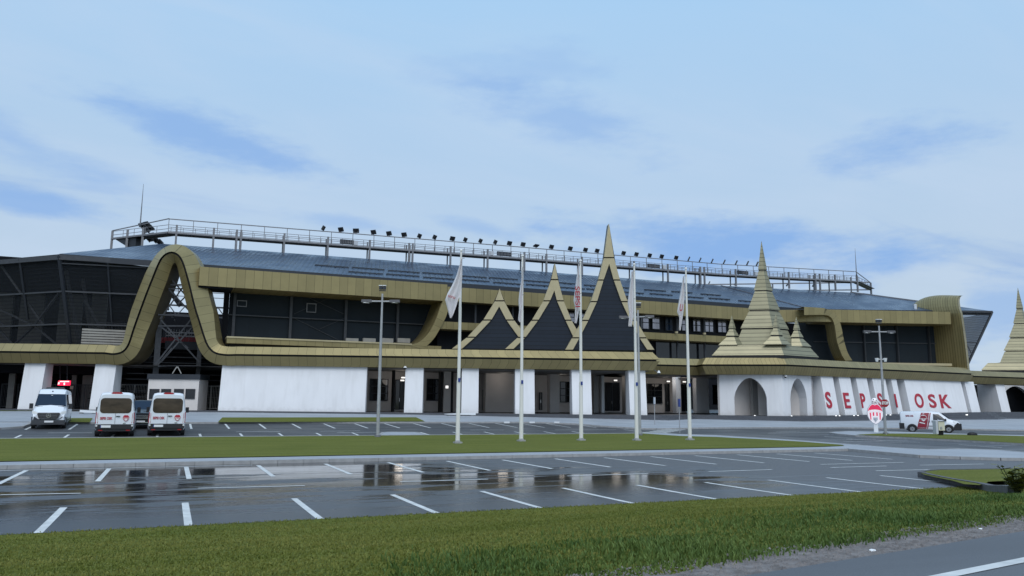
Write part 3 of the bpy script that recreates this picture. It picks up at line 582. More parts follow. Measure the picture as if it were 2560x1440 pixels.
# dark ground floor at the left, gate fences
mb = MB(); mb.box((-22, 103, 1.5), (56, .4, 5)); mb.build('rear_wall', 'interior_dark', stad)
for x0, x1 in [(20, 36), (178, 190), (205, 230)]:
    mb = MB(); X0, X1 = ay(x0, 960, 100).x, ay(x1, 960, 100).x; mb.box(((X0+X1)/2, 100.5, 1.3), (X1-X0, .8, 4.6)); mb.build('pier', 'concrete', stad)
def bar_gate(x0, x1, yt, yb, off, nleaf=1, mat='concrete', label=''):
    ua, ub = POD.u(x0, yb, off), POD.u(x1, yb, off); zt = POD.px((x0+x1)/2, yt, off).z; c = POD.pt((ua+ub)/2, zp(0), off); zb = c.z+.08
    r = thing('bar_gate', label, 'gate', c); f = MB()
    for k in range(nleaf+1): u = ua+(ub-ua)*k/nleaf; f.beam(POD.pt(u, zb-.08, off), POD.pt(u, zt+.05, off), .1)
    f.beam(POD.pt(ua, zt, off), POD.pt(ub, zt, off), .07); f.beam(POD.pt(ua, zb+.1, off), POD.pt(ub, zb+.1, off), .07); f.build('gate_frame', mat, r)
    n = int((ub-ua)/.16); b = MB()
    for k in range(1, n): u = ua+(ub-ua)*k/n; b.beam(POD.pt(u, zb+.1, off), POD.pt(u, zt, off), .035)
    b.build('bars', mat, r)
bar_gate(300, 366, 962, 1014, 6, 2, label='grey vertical-bar gate left of the ticket booth')
bar_gate(499, 551, 965, 1018, 6, 2, label='grey vertical-bar gate between ticket booth and long white wall')
bar_gate(0, 62, 960, 1012, 8, 3, 'steel_dark', label='dark bar gate at the far left, left of the first white column')
bar_gate(126, 236, 962, 1015, 8, 4, 'steel_dark', label='dark bar gate between the two leftmost white columns, behind the grey-bumper minibus')
# upper facade : Y = 87 block frames
YM = 87.0
def zat(x, y, Y): return ay(x, y, Y).z
Zf, Zt = 12.05, 14.0
def slab(name, mat, pts, z0, z1, depth, par=stad, uvs=1.0):   # upright strip following plan pts
    mb = MB(); s = 0
    for a, b in zip(pts, pts[1:]):
        a3, b3 = V3((*a, 0)), V3((*b, 0)); L_ = (b3-a3).length; d = (b3-a3)/L_; n = V3((-d.y, d.x, 0))*depth
        f = [V3((a[0], a[1], z0)), V3((b[0], b[1], z0)), V3((b[0], b[1], z1)), V3((a[0], a[1], z1))]; mb.face(f, [(s, z0), (s+L_, z0), (s+L_, z1), (s, z1)])
        mb.face([f[0], f[1], f[1]+n, f[0]+n][::-1], [(s, 0), (s+L_, 0), (s+L_, .5), (s, .5)]); mb.face([f[3], f[2], f[2]+n, f[3]+n]); mb.face([f[1], f[1]+n, f[2]+n, f[2]]); mb.face([f[0], f[3], f[3]+n, f[0]+n]); mb.face([f[0]+n, f[3]+n, f[2]+n, f[1]+n]); s += L_
    return mb.build(name, mat, par)
xL, xS = ay(497, 700, YM).x, ay(1118, 735, YM).x
slab('fascia', 'gold_panel', [(xL, YM), (xS, YM)], Zf, Zt+.05, 4.4)
slab('fascia', 'gold_panel', [(xS+.02, YM), (ay(1935, 780, YM).x, YM), (84.2, 84.0), (86.8, 83.1)], Zf+.03, Zt-.2, 1.6)
RB = Line((84.5, 84.1), (104, 77.4))
slab('fascia', 'gold_panel', [tuple(RB.pt(0, 0)[:2]), tuple(RB.pt(20.3, 0)[:2])], Zf+.02, Zt-.12, 4.0)
# left screen block
xs0, xs1 = ay(572, 780, 91.4).x, xS+.5
slab('screen_wall', 'screen', [(xs0, 91.4), (xs1, 91.4)], 6.3, 12.3, .3)
def mull(x, Y, z0, z1, wd=.3, name='mullion', mat='steel_dark'):
    X = ay(x, 800, Y).x; mb = MB(); mb.box((X, Y-.15, (z0+z1)/2), (wd, .24, z1-z0)); mb.build(name, mat, stad)
for x in (584, 726, 863.5, 993): mull(x, 91.2, 6.6, 12.0)
mb = MB(); mb.box(((xs0+xs1)/2, 91.12, 9.55), (xs1-xs0, .16, .12)); mb.build('rail', 'steel_dark', stad)
mb = MB()
for (a, b) in [((752, 735), (860, 785)), ((845, 735), (735, 785)), ((735, 795), (850, 852)), ((862, 795), (800, 822))]: mb.beam(ay(*a, 91.3), ay(*b, 91.3), .05)
mb.build('brace', 'steel_dark', stad)
for x0, y0, x1, y1 in [(593, 752, 616, 766), (767, 759.5, 789.5, 780.5)]: window(x0, y0, x1, y1, 91.3, 1, 1, 'screen', 'steel', name='vent_hatch')
for x in (864, 907, 951, 993): mb = MB(); vq(mb, x, 846, x+31, 857, 90.4, 0, .5); mb.build('vent_box', 'concrete', stad)
slab('sill', 'gold_trim', [(xs0-.3, YM-.1), (xS-4.2, YM-.1)], 6.66, 6.82, 4.2)
slab('sill_cladding', 'gold_panel', [(xs0-.3, YM), (xS-.6, YM)], 6.1, 6.655, 3.8)
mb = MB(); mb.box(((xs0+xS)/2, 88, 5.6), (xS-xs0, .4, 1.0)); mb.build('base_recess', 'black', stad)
mb = MB(); mb.box((xs0-.35, 91, 9.2), (.55, .8, 6)); mb.box(((xL+xs0)/2, 88.9, 11.95), (xs0-xL, 3.4, .16)); mb.build('dark_column', 'interior_dark', stad)
# S-shaped ribbons at both ends of the middle section
def ribbon(front_out, front_in, Y, back_dx, back_Y, name, side_first, rib=True):
    A = [ay(x, y, Y) for x, y in front_out]; B = [ay(x, y, Y) for x, y in front_in]
    A = catmull([A[0]*2-A[1]] + A + [A[-1]*2-A[-2]], .4); B = catmull([B[0]*2-B[1]] + B + [B[-1]*2-B[-2]], .4); n = 40
    rs = lambda Q: [Q[min(len(Q)-1, round(k*(len(Q)-1)/n))] for k in range(n+1)]
    A, B = rs(A), rs(B); f = MB(); s = 0; sd_ = MB(); sd2 = MB(); dv = V3((back_dx, back_Y-Y, 0)); L_ = dv.length
    for k in range(n):
        d = (A[k+1]-A[k]).length; f.face([A[k], B[k], B[k+1], A[k+1]], [(s, 0), (s, 1), (s+d, 1), (s+d, 0)])
        sd_.face([A[k], A[k+1], A[k+1]+dv, A[k]+dv], [(0, s), (0, s+d), (L_, s+d), (L_, s)]); sd2.face([B[k], B[k+1], B[k+1]+dv, B[k]+dv], [(0, s), (0, s+d), (L_, s+d), (L_, s)]); s += d
    o = f.build(name, 'gold_panel', stad); sd_.build('outer_side', 'gold_rib', o, True); sd2.build('inner_side', 'gold_rib', o, True); return o
ribbon([(1124, 727), (1112, 742), (1102, 765), (1090, 797), (1072, 832), (1048, 855), (1022, 863)], [(1150, 752), (1134, 758), (1122, 772), (1115, 792), (1100, 822), (1082, 850), (1058, 873)], YM-.05, 0, 91.4, 's_ribbon', True)
ribbon([(2010, 787.5), (2045, 787), (2071, 789), (2082.5, 801), (2088, 822), (2093, 855), (2106, 890), (2114, 902)], [(2010, 767), (2045, 769), (2068, 772.5), (2087, 784), (2097, 798.5), (2104, 820), (2111, 855), (2120, 883), (2131, 901)][:8]+[(2131, 901)], 82.9, .5, 85.1, 's_ribbon', True)
# middle section: dark glazed wall, mid band
YG = 89.6; xm0, xm1 = xS-.3, ay(2060, 800, YG).x
slab('rear_screen', 'dark_panel', [(xm0, YG), (xm1, YG)], 4.0, 12.4, .3)
xb0 = ay(1098, 816, YM).x; slab('mid_band', 'gold_panel', [(xb0, YM+.2), (ay(2092, 870, 84).x-4, YM+.2)], 8.73, 9.62, 2.2)
for x in (1187, 1280, 1405, 1600, 1690, 1758, 1870, 1905, 2050): mull(x, YG-.9, 5.5, 12.1, .22)
for x0, y0, x1, y1 in [(1422, 781, 1436, 805), (1452, 783, 1464, 806), (1590, 790, 1622, 822), (1630, 792, 1649, 823), (1704, 796, 1714, 827), (1732, 798, 1751, 829), (1762, 799, 1783, 830), (1794, 801, 1815, 831), (1739, 871, 1751, 890), (1764, 872, 1784, 896)]: window(x0, y0, x1, y1, YG-.1, 2 if x1-x0 > 19 else 1, 2, 'glass_pale')
window(1663, 794, 1680, 826, YG-.1, 1, 2, 'glass_blue')
slab('lower_glazing', 'glass_dark', [(ay(1640, 860, YG-.25).x, YG-.25), (ay(1880, 860, YG-.25).x, YG-.25)], 5.4, 8.7, .06).data.materials[0] = MATS['glass_dark']
for x, y in [(1691, 831), (1761, 834)]: mb = MB(); mb.box(ay(x, y, YM-.1), (.3, .3, .25)); mb.build('balcony_lamp', 'gold_trim', stad)
# right block: dark screens turned towards the road
RS = Line(tuple(RB.pt(1, 0, 3.6)[:2]), tuple(RB.pt(20, 0, 3.6)[:2]))
mb = MB(); mb.hexa([RS.pt(-2, 5.2), RS.pt(20.5, 5.2), RS.pt(20.5, 5.2, .3), RS.pt(-2, 5.2, .3), RS.pt(-2, 12.3), RS.pt(20.5, 12.3), RS.pt(20.5, 12.3, .3), RS.pt(-2, 12.3, .3)]); mb.build('screen_wall', 'screen', stad)
for x in (2161, 2243.5, 2323): u = RS.u(x, 860, -.2); mb = MB(); mb.beam(RS.pt(u, 5.5, -.2), RS.pt(u, 12.1, -.2), .28); mb.build('mullion', 'frame_dark', stad)
mb = MB(); mb.beam(RS.pt(0, 9.5, -.12), RS.pt(20, 9.5, -.12), .12); mb.build('rail', 'steel_dark', stad)
mb = MB(); mb.hexa([RB.pt(3.6, 6.0, .1), RB.pt(20, 6.0, .1), RB.pt(20, 6.0, 3.6), RB.pt(3.6, 6.0, 3.6), RB.pt(3.6, 6.35, .1), RB.pt(20, 6.35, .1), RB.pt(20, 6.35, 3.6), RB.pt(3.6, 6.35, 3.6)]); mb.build('sill', 'gold_trim', stad)
mb = MB(); mb.hexa([RB.pt(2, 5.0, .5), RB.pt(20, 5.0, .5), RB.pt(20, 5.0, 3.5), RB.pt(2, 5, 3.5), RB.pt(2, 5.95, .2), RB.pt(20, 5.95, .2), RB.pt(20, 5.95, 3.5), RB.pt(2, 5.95, 3.5)]); mb.build('sill_cladding', 'gold_panel', stad)
# curled golden shell at the right end
sh = MB(); se = MB(); prof = [(0, 4.9, 0), (0, 7, .05), (0, 9.5, .15), (0, 11.8, .3), (.0, 13.6, .45)] + [(1.7*(1-math.cos(t)), 13.6+2.8*math.sin(t), .45+.9*math.sin(t)) for t in [math.pi/2*k/8 for k in range(1, 9)]]
XS, YS = 104.25, 75.9
for (a, b) in zip(prof, prof[1:]):
    for k in range(20):
        y0, y1 = k*.75, (k+1)*.75; f = lambda q, y: V3((XS+q[0]+y*.05, YS+q[2]+y, q[1]+(.16*y-3.2*(y/9.8)**4)*(q[1]/16.4)**6))
        sh.face([f(a, y0), f(a, y1), f(b, y1), f(b, y0)], [(y0, 0), (y1, 0), (y1, 1), (y0, 1)])
    o2 = V3((1.1, -.55, .0)); p, q = V3((XS+a[0], YS+a[2], a[1])), V3((XS+b[0], YS+b[2], b[1])); e = V3((.9, .35, .1)); s0 = a[1]
    se.face([p, p+e, q+e, q], [(a[1]+a[0], 0), (a[1]+a[0], 1), (b[1]+b[0], 1), (b[1]+b[0], 0)])
o = sh.build('curled_shell', 'gold_rib', stad, True); se.build('shell_edge', 'gold_panel', o)
# roof
RIDGE = [(-2.3, 105.5), (46, 103), (82, 102), (109.4, 97.8)]; RID5 = [(-2.3, 105.5), (5, 105.1), (46, 103), (82, 102), (109.4, 97.8)]; EAVE = [(-11.8, 93, 15.3), (2, 90.7, 14.93), (46, 88, 14.5), (87, 88, 14.5), (113, 77.6, 14.5)]; ZR, ZE = 19.6, 14.5
def roofpt(k, t, lift=0):  # k in 0..3 along, t from eave to ridge
    k = k*1.0+1 if k > 0 else 0.0; i = min(3, int(k)); f = k-i; e = V3(EAVE[i]).lerp(V3(EAVE[i+1]), f); r = V3((*RID5[i], ZR)).lerp(V3((*RID5[i+1], ZR)), f); q = e.lerp(r, t); q.z += lift; return q
rf = MB(); NS = 12
for k0, k1 in [(0.0, 1e-6)] + [((i/NS) or 1e-6, (i+1)/NS) for i in range(3*NS)]:
    for j in range(4):
        a, b, c, d = roofpt(k0, j/4), roofpt(k1, j/4), roofpt(k1, (j+1)/4), roofpt(k0, (j+1)/4); rf.face([a, b, c, d], [(p.x-.25*(p.y-88), p.y) for p in (a, b, c, d)])
    a, b = roofpt(k0, 0), roofpt(k1, 0); c, d = roofpt(k1, 1), roofpt(k0, 1); dn = V3((0, 0, -.62)); rf.face([a+dn, b+dn, b, a], None, 1); rf.face([a+dn, d+dn, c+dn, b+dn], None, 1); rf.face([d, c, c+dn, d+dn], None, 1)
for k in (0.0, 3): a, b = roofpt(k, 0), roofpt(k, 1); rf.face([a, b, b+dn, a+dn], None, 1)
rf.face([(-11.8, 93, 15.25), (-2.3, 105.5, 16.4), (-20, 117, 16.4), (-38, 119, 15.1)], None, 1)
roof = rf.build('roof', ['roof_metal', 'frame_dark'], stad)
def sg(k0, k1, t, par):
    mb = MB(); n = max(1, int((k1-k0)*8)); 
    for i in range(n):
        a, b = roofpt(k0+(k1-k0)*i/n, t, .09), roofpt(k0+(k1-k0)*(i+1)/n, t, .09); mb.beam(a, b, .09, .12)
    m = int((roofpt(k1, t)-roofpt(k0, t)).length/.8)
    for i in range(m):
        a = roofpt(k0+(k1-k0)*i/m, t, .1); b = roofpt(k0+(k1-k0)*i/m, t-.03, .06); mb.beam(a, b, .08)
    mb.build('snow_guard', 'frame_dark', par)
for t, ph in ((.36, 0), (.14, .09)):
    k = .28+ph; q = 0
    while k < 1.75: sg(k, min(2.75, k+.095), t+(.02 if q % 2 else 0), roof); k += .105 if k < 1 else .125; q += 1
mb = MB(); mb.beam(roofpt(2, .02, .06), roofpt(2, 1, .06), .25, .08); mb.build('ridge_flashing', 'steel', roof); mb = MB(); mb.beam(roofpt(2.9, 1, .05), roofpt(2.98, .3, .05), .2); mb.build('ridge_flashing', 'steel', roof)
mb = MB(); c = ay(2288.5, 768, 83.0); mb.cone((c.x, c.y, c.z-1.6), (c.x, c.y, c.z+.45), .3, .3, 14); mb.cone((c.x, c.y, c.z+.2), (c.x, c.y, c.z+.3), .36, .36, 14); mb.build('vent_pipe', 'chrome', stad, False)
# mesh curtain of the left corner stand
MT = [(-38, 119), (-11.8, 93), (-3, 91.9)]; MBt = [(-37, 124), (-10.2, 97.5), (-2.2, 96.2)]
cm = MB()
for i in range(2): cm.face([(*MBt[i], 4.6), (*MBt[i+1], 4.6), (*MT[i+1], 15.05), (*MT[i], 15.05)])
cur_ = cm.build('mesh_curtain', 'mesh_cloth', stad)
st = MB()
def mp_(i, f, t, o=-.12):
    a = V3((*MBt[i], 4.6)).lerp(V3((*MBt[i+1], 4.6)), f); b = V3((*MT[i], 15.05)).lerp(V3((*MT[i+1], 15.05)), f); return a.lerp(b, t)+V3((0, o, 0))
for t in (.34, .66): st.beam(mp_(0, 0, t), mp_(0, 1, t), .16); st.beam(mp_(1, 0, t), mp_(1, 1, t), .16)
st.beam(mp_(0, 0, .985), mp_(0, 1, .985), .3, .5); st.beam(mp_(1, 0, .985), mp_(1, 1, .985), .3, .5); st.beam(mp_(1, 0, .93), mp_(1, 1, .93), .12)
cur_b = st.build('rail', 'steel_dark', stad)
for a_ in [(1, 0, 0, .3), (1, .52, 0, .12), (0, .6, 0, .2), (0, .84, .4, .22)]: st = MB(); st.beam(mp_(a_[0], a_[1], a_[2]), mp_(a_[0], a_[1], 1), a_[3]); st.build('mullion', 'frame_dark', stad)
st = MB()
for f0, t0, f1, t1 in [(.75, .98, .62, .66), (.62, .66, .86, .34), (.98, .66, .86, .34), (.75, .98, .9, .34), (.86, .34, .98, .05), (.86, .34, .7, .02), (.7, .34, .8, .02), (.58, .66, .74, .34)]: st.beam(mp_(0, f0, t0, .5), mp_(0, f1, t1, .5), .2)
st.build('brace', 'steel', stad)
for X, Y, wd in [(-19.0, 107.8, 2.2), (-15.8, 107, 2.4), (-11.6, 105.2, 2.4), (-8.4, 102.5, 1.6)]:
    mb = MB(); mb.box((X, Y, 8.0), (wd, 1, 9.0)); mb.build('pier', 'concrete', stad)
mb = MB()
for a, b in [((-11.6, 97.5, 14.2), (-9.5, 99, 5)), ((-9.9, 97.5, 13.4), (-8.2, 98.5, 5)), ((-9.5, 97, 11), (-6.6, 98, 6))]: mb.beam(a, b, .3)
mb.build('strut', 'steel', stad)
# stands seen through the arch and the curtain
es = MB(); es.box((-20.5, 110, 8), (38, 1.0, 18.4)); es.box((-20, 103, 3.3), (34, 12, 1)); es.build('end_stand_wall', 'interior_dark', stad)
mb = MB(); q0, q1 = ay(192, 850, 92), ay(302, 850, 92)
for k in range(7): mb.box(((q0.x+q1.x)/2+.5, 94.2, 5.8+k*.28), (q1.x-q0.x+.6, .25, .2))
mb.build('slatted_balustrade', 'concrete', stad)
mb = MB(); a, b = ay(245, 806, 96.5), ay(330, 810, 96.5); mb.beam(a, b, .08)
for k in range(24): p = a.lerp(b, k/23); mb.beam(p, p-V3((0, 0, 1.6)), .035)
mb.build('railing', 'steel', stad)
te = MB()
for k in range(12): te.box((5, 94+k*.8, .2+k*.56), (26, .5, .12), 0, 0)
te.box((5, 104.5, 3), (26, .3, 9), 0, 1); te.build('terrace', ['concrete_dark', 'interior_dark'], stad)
te = MB()
for k in range(9):
    te.box((4.5, 93.3, -.2+k*.62), (18, .1, .06))
te.build('rail', 'steel_dark', stad)
mb = MB(); mb.box((6, 97.4, 6.35), (14, .3, .9)); mb.build('balcony_front', 'frame_dark', stad)
for k in range(9):
    x = 403+k*10.7; p = ay(x, 848, 98.2); s_ = MB(); s_.box(p+V3((0, 0, -.1)), (.42, .12, .62)); s_.box(p+V3((0, -.22, -.38)), (.42, .42, .08)); s_.build('seat', 'seat_red', stad)
mb = MB()
for z in (7.6, 8.0): mb.beam((-1, 99.5, z), (16, 99.5, z), .12)
for k in range(60): mb.beam((-1+k*.28, 99.5, 7.0), (-1+k*.28, 99.5, 8.4), .03)
mb.build('railing', 'galvanised', stad)
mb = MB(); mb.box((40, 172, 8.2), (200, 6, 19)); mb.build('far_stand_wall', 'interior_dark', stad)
mb = MB(); a, b = 16.6, 18.6
mb.beam((-6, 165, a), (40, 165, a), .3); mb.beam((-6, 165, b), (40, 165, b), .3)
for k in range(16): x = -6+k*3; mb.beam((x, 165, a), (x+1.5, 165, b), .18); mb.beam((x+1.5, 165, b), (x+3, 165, a), .18)
mb.build('roof_truss', 'steel_dark', stad)
mb = MB()
for z in (20.6, 21.6, 22.6): mb.beam((-6, 166, z), (40, 166, z), .14)
for k in range(16): mb.beam((-6+k*3, 166, 18.5), (-6+k*3, 166, 22.6), .14)
mb.build('far_gantry', 'steel', stad)
# steel frame standing inside the arch
for x0, x1 in [(385, 400), (494, 505)]:
    mb = MB(); X0, X1 = ay(x0, 880, 90).x, ay(x1, 880, 90).x; zt_ = ay(x0, 782 if x0 < 400 else 850, 90).z; mb.box(((X0+X1)/2, 91.6, (zt_-1)/2), (X1-X0, .6, zt_+1)); mb.build('steel_column', 'steel_dark', stad)
mb = MB()
for a, b in [((402, 800), (498, 905)), ((402, 905), (498, 798)), ((400, 700), (495, 800)), ((400, 798), (470, 700)), ((388, 912), (480, 795)), ((400, 815), (470, 870)), ((396, 910), (430, 870)), ((430, 700), (470, 745)), ((445, 760), (470, 735))]: mb.beam(ay(*a, 90.2), ay(*b, 90.2), .14)
for y in (712, 722, 787, 815, 915): mb.beam(ay(395, y, 90.1), ay(502, y, 90.1), .14)
mb.build('cross_brace', 'steel_dark', stad)
mb = MB(); mb.beam(ay(431, 934, 88), ay(441, 918, 88), .09); mb.beam(ay(453, 934, 88), ay(445, 918, 88), .09); mb.beam(ay(440, 918, 88), ay(446, 918, 88), .12); mb.build('strut', 'concrete', stad)
mb = MB()
for k in range(8): q0, q1 = ay(395+k*6, 740+k*9, 100), ay(402+k*5, 735+k*9, 100); mb.beam(q0, q1, .2)
mb.beam(ay(425, 728, 98), ay(452, 765, 98), .5); mb.build('stair_stringer', 'steel', stad)
# right corner mesh
cm = MB(); a, b, c, d = V3((107, 80, 14.4)), V3((113, 77.6, 14.4)), V3((107.2, 78.8, 5.0)), V3((104, 80, 5.0)); cm.face([d, c, b, a]); cm.face([c, V3((111, 88, 5)), V3((119, 90, 14.4)), b]); cm.build('mesh_curtain', 'mesh_cloth', stad)
cm = MB(); cm.beam(c, b, .25); cm.beam(b, a, .3); cm.beam(c.lerp(b, .5), d.lerp(a, .5), .15); cm.beam(c.lerp(b, .3), a, .12); cm.box((106.5, 84, 9), (3, 5, 9)); cm.build('brace', 'steel_dark', stad)
# gables on the canopy
G = [dict(ap=(1249.3, 721.8), lo=[(1238, 752), (1208, 800), (1168, 843), (1130, 871.5)], ro=[(1260, 752), (1285, 800), (1318, 843), (1345, 873)], ia=(1248, 766), li=[(1229, 799), (1187.5, 843), (1155, 871.5)], ri=[(1266, 800), (1297, 843), (1322, 873)], y=[752, 800, 843], off=1.75),
     dict(ap=(1387.5, 658), lo=[(1378, 699), (1359, 752), (1330, 800), (1295, 843), (1263, 872)], ro=[(1395, 699), (1409, 752), (1429, 801), (1453, 844), (1474, 875)], ia=(1386, 726), li=[(1375, 752), (1346, 800), (1314, 843), (1284, 872)], ri=[(1392.5, 752), (1414, 801), (1434.5, 844), (1456, 875)], y=[699, 752, 800.5, 843.5], off=1.45),
     dict(ap=(1522.5, 559), lo=[(1510, 644), (1496, 700), (1477.5, 754), (1456, 801), (1431, 844), (1414, 874)], ro=[(1535, 644), (1550, 700), (1569, 754), (1591, 801), (1616, 845), (1637.5, 876.5)], ia=(1523, 659.5), li=[(1509, 700), (1492.5, 754), (1471, 801), (1449, 844), (1432.5, 874)], ri=[(1534.5, 700), (1554, 754), (1576, 801), (1599.5, 845), (1620, 876.5)], y=[644, 700, 754, 801, 844.5], off=1.15)]
def bez(pts, y):     # x on the outline at height y
    for (x0, y0), (x1, y1) in zip(pts, pts[1:]):
        if min(y0, y1)-.01 <= y <= max(y0, y1)+.01: return x0+(x1-x0)*(y-y0)/(y1-y0)
    return pts[-1][0]
for gi in G:
    off = gi['off']; T = lambda x, y: POD.px(x, y, off); th = POD.n*.55
    lo_ = [gi['ap']]+gi['lo']; ro_ = [gi['ap']]+gi['ro']; li_ = [gi['ia']]+gi['li']; ri_ = [gi['ia']]+gi['ri']
    b = MB(); TT = lambda x, y: POD.px(x, y, off+.22); pts = [TT(*gi['ap'])]+[TT(x+1.5, y) for x, y in gi['lo']]+[TT(x-1.5, y) for x, y in gi['ro'][::-1]]
    b.prism(pts, POD.n*1.3, 0, [((p-POD.a).dot(POD.d), p.z) for p in pts]); root = b.build('gable', 'slate_board', stad)
    k_ = MB(); T2 = lambda x, y: POD.px(x, y, off+.16)
    for A, B in ((gi['lo'], gi['li']), (gi['ro'], gi['ri'])):
        o_ = [gi['ap']]+A; i_ = [gi['ia']]+B; ys = sorted(set([gi['ia'][1]]+[y for _, y in B]))
        for y0, y1 in zip(ys, ys[1:]):
            k_.face([T2(bez(o_, y0), y0), T2(bez(o_, y1), y1), T2(bez(i_, y1), y1), T2(bez(i_, y0), y0)])
    k_.face([T2(*gi['ap']), T2(bez(lo_, gi['ia'][1]), gi['ia'][1]), T2(*gi['ia']), T2(bez(ro_, gi['ia'][1]), gi['ia'][1])]); k_.build('backing', 'black', root)
    yl = [gi['ap'][1]]+gi['y']+[gi['lo'][-1][1]]
    for k, (y0, y1) in enumerate(zip(yl, yl[1:])):
        a0, a1 = y0+(1.6 if k else 0), y1-(1.6 if k < len(yl)-2 else 0)
        def piece(outer, inner):
            if a1 <= gi['ia'][1]: return None
            s0 = max(a0, gi['ia'][1]); return [T(bez(outer, a0), a0)]+([T(bez(outer, s0), s0)] if s0 > a0 else [])+[T(bez(outer, a1), a1), T(bez(inner, a1), a1), T(bez(inner, s0), s0)]
        mb = MB()
        if a1 <= gi['ia'][1]: mb.prism([T(bez(lo_, a0)-(.01), a0), T(bez(lo_, a1), a1), T(bez(ro_, a1), a1), T(bez(ro_, a0)+.01, a0)], POD.n*.5)
        elif a0 < gi['ia'][1]: mb.prism([T(bez(lo_, a0), a0), T(bez(lo_, a1), a1), T(bez(li_, a1), a1), T(*gi['ia']), T(bez(ri_, a1), a1), T(bez(ro_, a1), a1), T(bez(ro_, a0), a0)], POD.n*.5)
        else:
            mb.prism([T(bez(lo_, a0), a0), T(bez(lo_, a1), a1), T(bez(li_, a1), a1), T(bez(li_, a0), a0)], POD.n*.5); mb.build('trim_panel', 'gold_trim', root); mb = MB()
            mb.prism([T(bez(ri_, a0), a0), T(bez(ri_, a1), a1), T(bez(ro_, a1), a1), T(bez(ro_, a0), a0)], POD.n*.5)
        mb.build('trim_panel', 'gold_trim', root)
# letters on the wing
for ch, x0, x1, y0, y1 in [('S', 2066, 2082.5, 979.5, 1020.5), ('E', 2111.5, 2128.5, 982, 1020.5), ('P', 2153, 2167.5, 983.5, 1019.5), ('S', 2196, 2210.5, 983, 1018.5), ('I', 2237.2, 2247, 985, 1018.5), ('O', 2288.5, 2312.5, 984, 1019.5), ('S', 2323, 2343.5, 985.5, 1019.5), ('K', 2351.5, 2379.5, 986.5, 1020.5)]:
    for it in range(2):
        off_b = .2+.7*((WNG.px((x0+x1)/2, y1, .4).z+1)/4.7); off_t = .2+.7*((WNG.px((x0+x1)/2, y0, .6).z+1)/4.7)
    B_ = WNG.px((x0+x1)/2+1.2, y1, off_b-.06); T_ = WNG.px((x0+x1)/2-1.2, y0, off_t-.06); wd = WNG.u(x1-1.5, 1000, .4)-WNG.u(x0+1.5, 1000, .4)
    Tn = V3((B_.x, B_.y, T_.z)) - WNG.n*(off_b-off_t)
    text_obj(ch, 'sign_letter', 'red_letter', stad, B_, WNG.d, Tn-B_, (Tn-B_).length, wd if ch != 'I' else wd*.55, .06, .02 if ch != 'I' else .02)
# ------------------------------------------------------------------ spired gate tower
TL, TC, TR = V3((59.7, 76.4, 0)), V3((66.3, 71.4, 0)), V3((73.0, 72.6, 0)); TB = TL+TR-TC; TO = (TL+TR)/2
tower = thing('spired_tower', 'white tower with pointed arches and a tall golden spire, right of the stadium entrance', 'tower', (TO.x, TO.y, zp(TO.x)))
def frustum(mb, O, k0, z0, k1, z1, kx=1, m=0, cap=True):
    q = [TL-TO, TC-TO, TR-TO, TB-TO]; a = [V3((O.x+p.x*k0, O.y+p.y*k0, z0)) for p in q]; b = [V3((O.x+p.x*k1, O.y+p.y*k1, z1)) for p in q]
    for i in range(4):
        j = (i+1) % 4; h = (z1-z0)*1.15; mb.face([a[i], a[j], b[j], b[i]], [(0, z0), (9, z0), (9, z0+h), (0, z0+h)], m)
    mb.face(a[::-1], None, m); mb.face(b, None, m)
def spire(O, levels, name):
    root = None
    for i, (k0, z0, k1, z1) in enumerate(levels):
        mb = MB(); frustum(mb, O, k0, z0, k1, z1); o = mb.build(name if root is None else 'roof_tier', 'gold_board', tower if root is None else root); root = root or o
        if i: g_ = MB(); frustum(g_, O, levels[i-1][2]*.93, levels[i-1][3]-.1, k0*.93, z0+.1); g_.build('shadow_gap', 'black', root)
    return root
spire(TO, [(1.0, 6.02, .83, 7.25), (.56, 7.3, .43, 9.25), (.455, 9.4, .285, 11.55), (.305, 11.7, .165, 14.0), (.18, 14.15, .075, 16.6), (.085, 16.75, .002, 20.4)], 'spire')
for cnr, kk in ((TL, .61), (TC, .57), (TR, .6), (TB, .6)):
    O = TO+(cnr-TO)*kk
    if cnr is TC: O = O - V3((fw.x, fw.y, 0)).normalized()*.5
    spire(O, [(.27, 7.27, .105, 8.3), (.125, 8.42, .055, 9.25), (.068, 9.36, .002, 10.95)], 'small_spire')
g_ = MB(); frustum(g_, TO, .98, 5.6, .98, 6.1); g_.build('shadow_gap', 'black', tower)
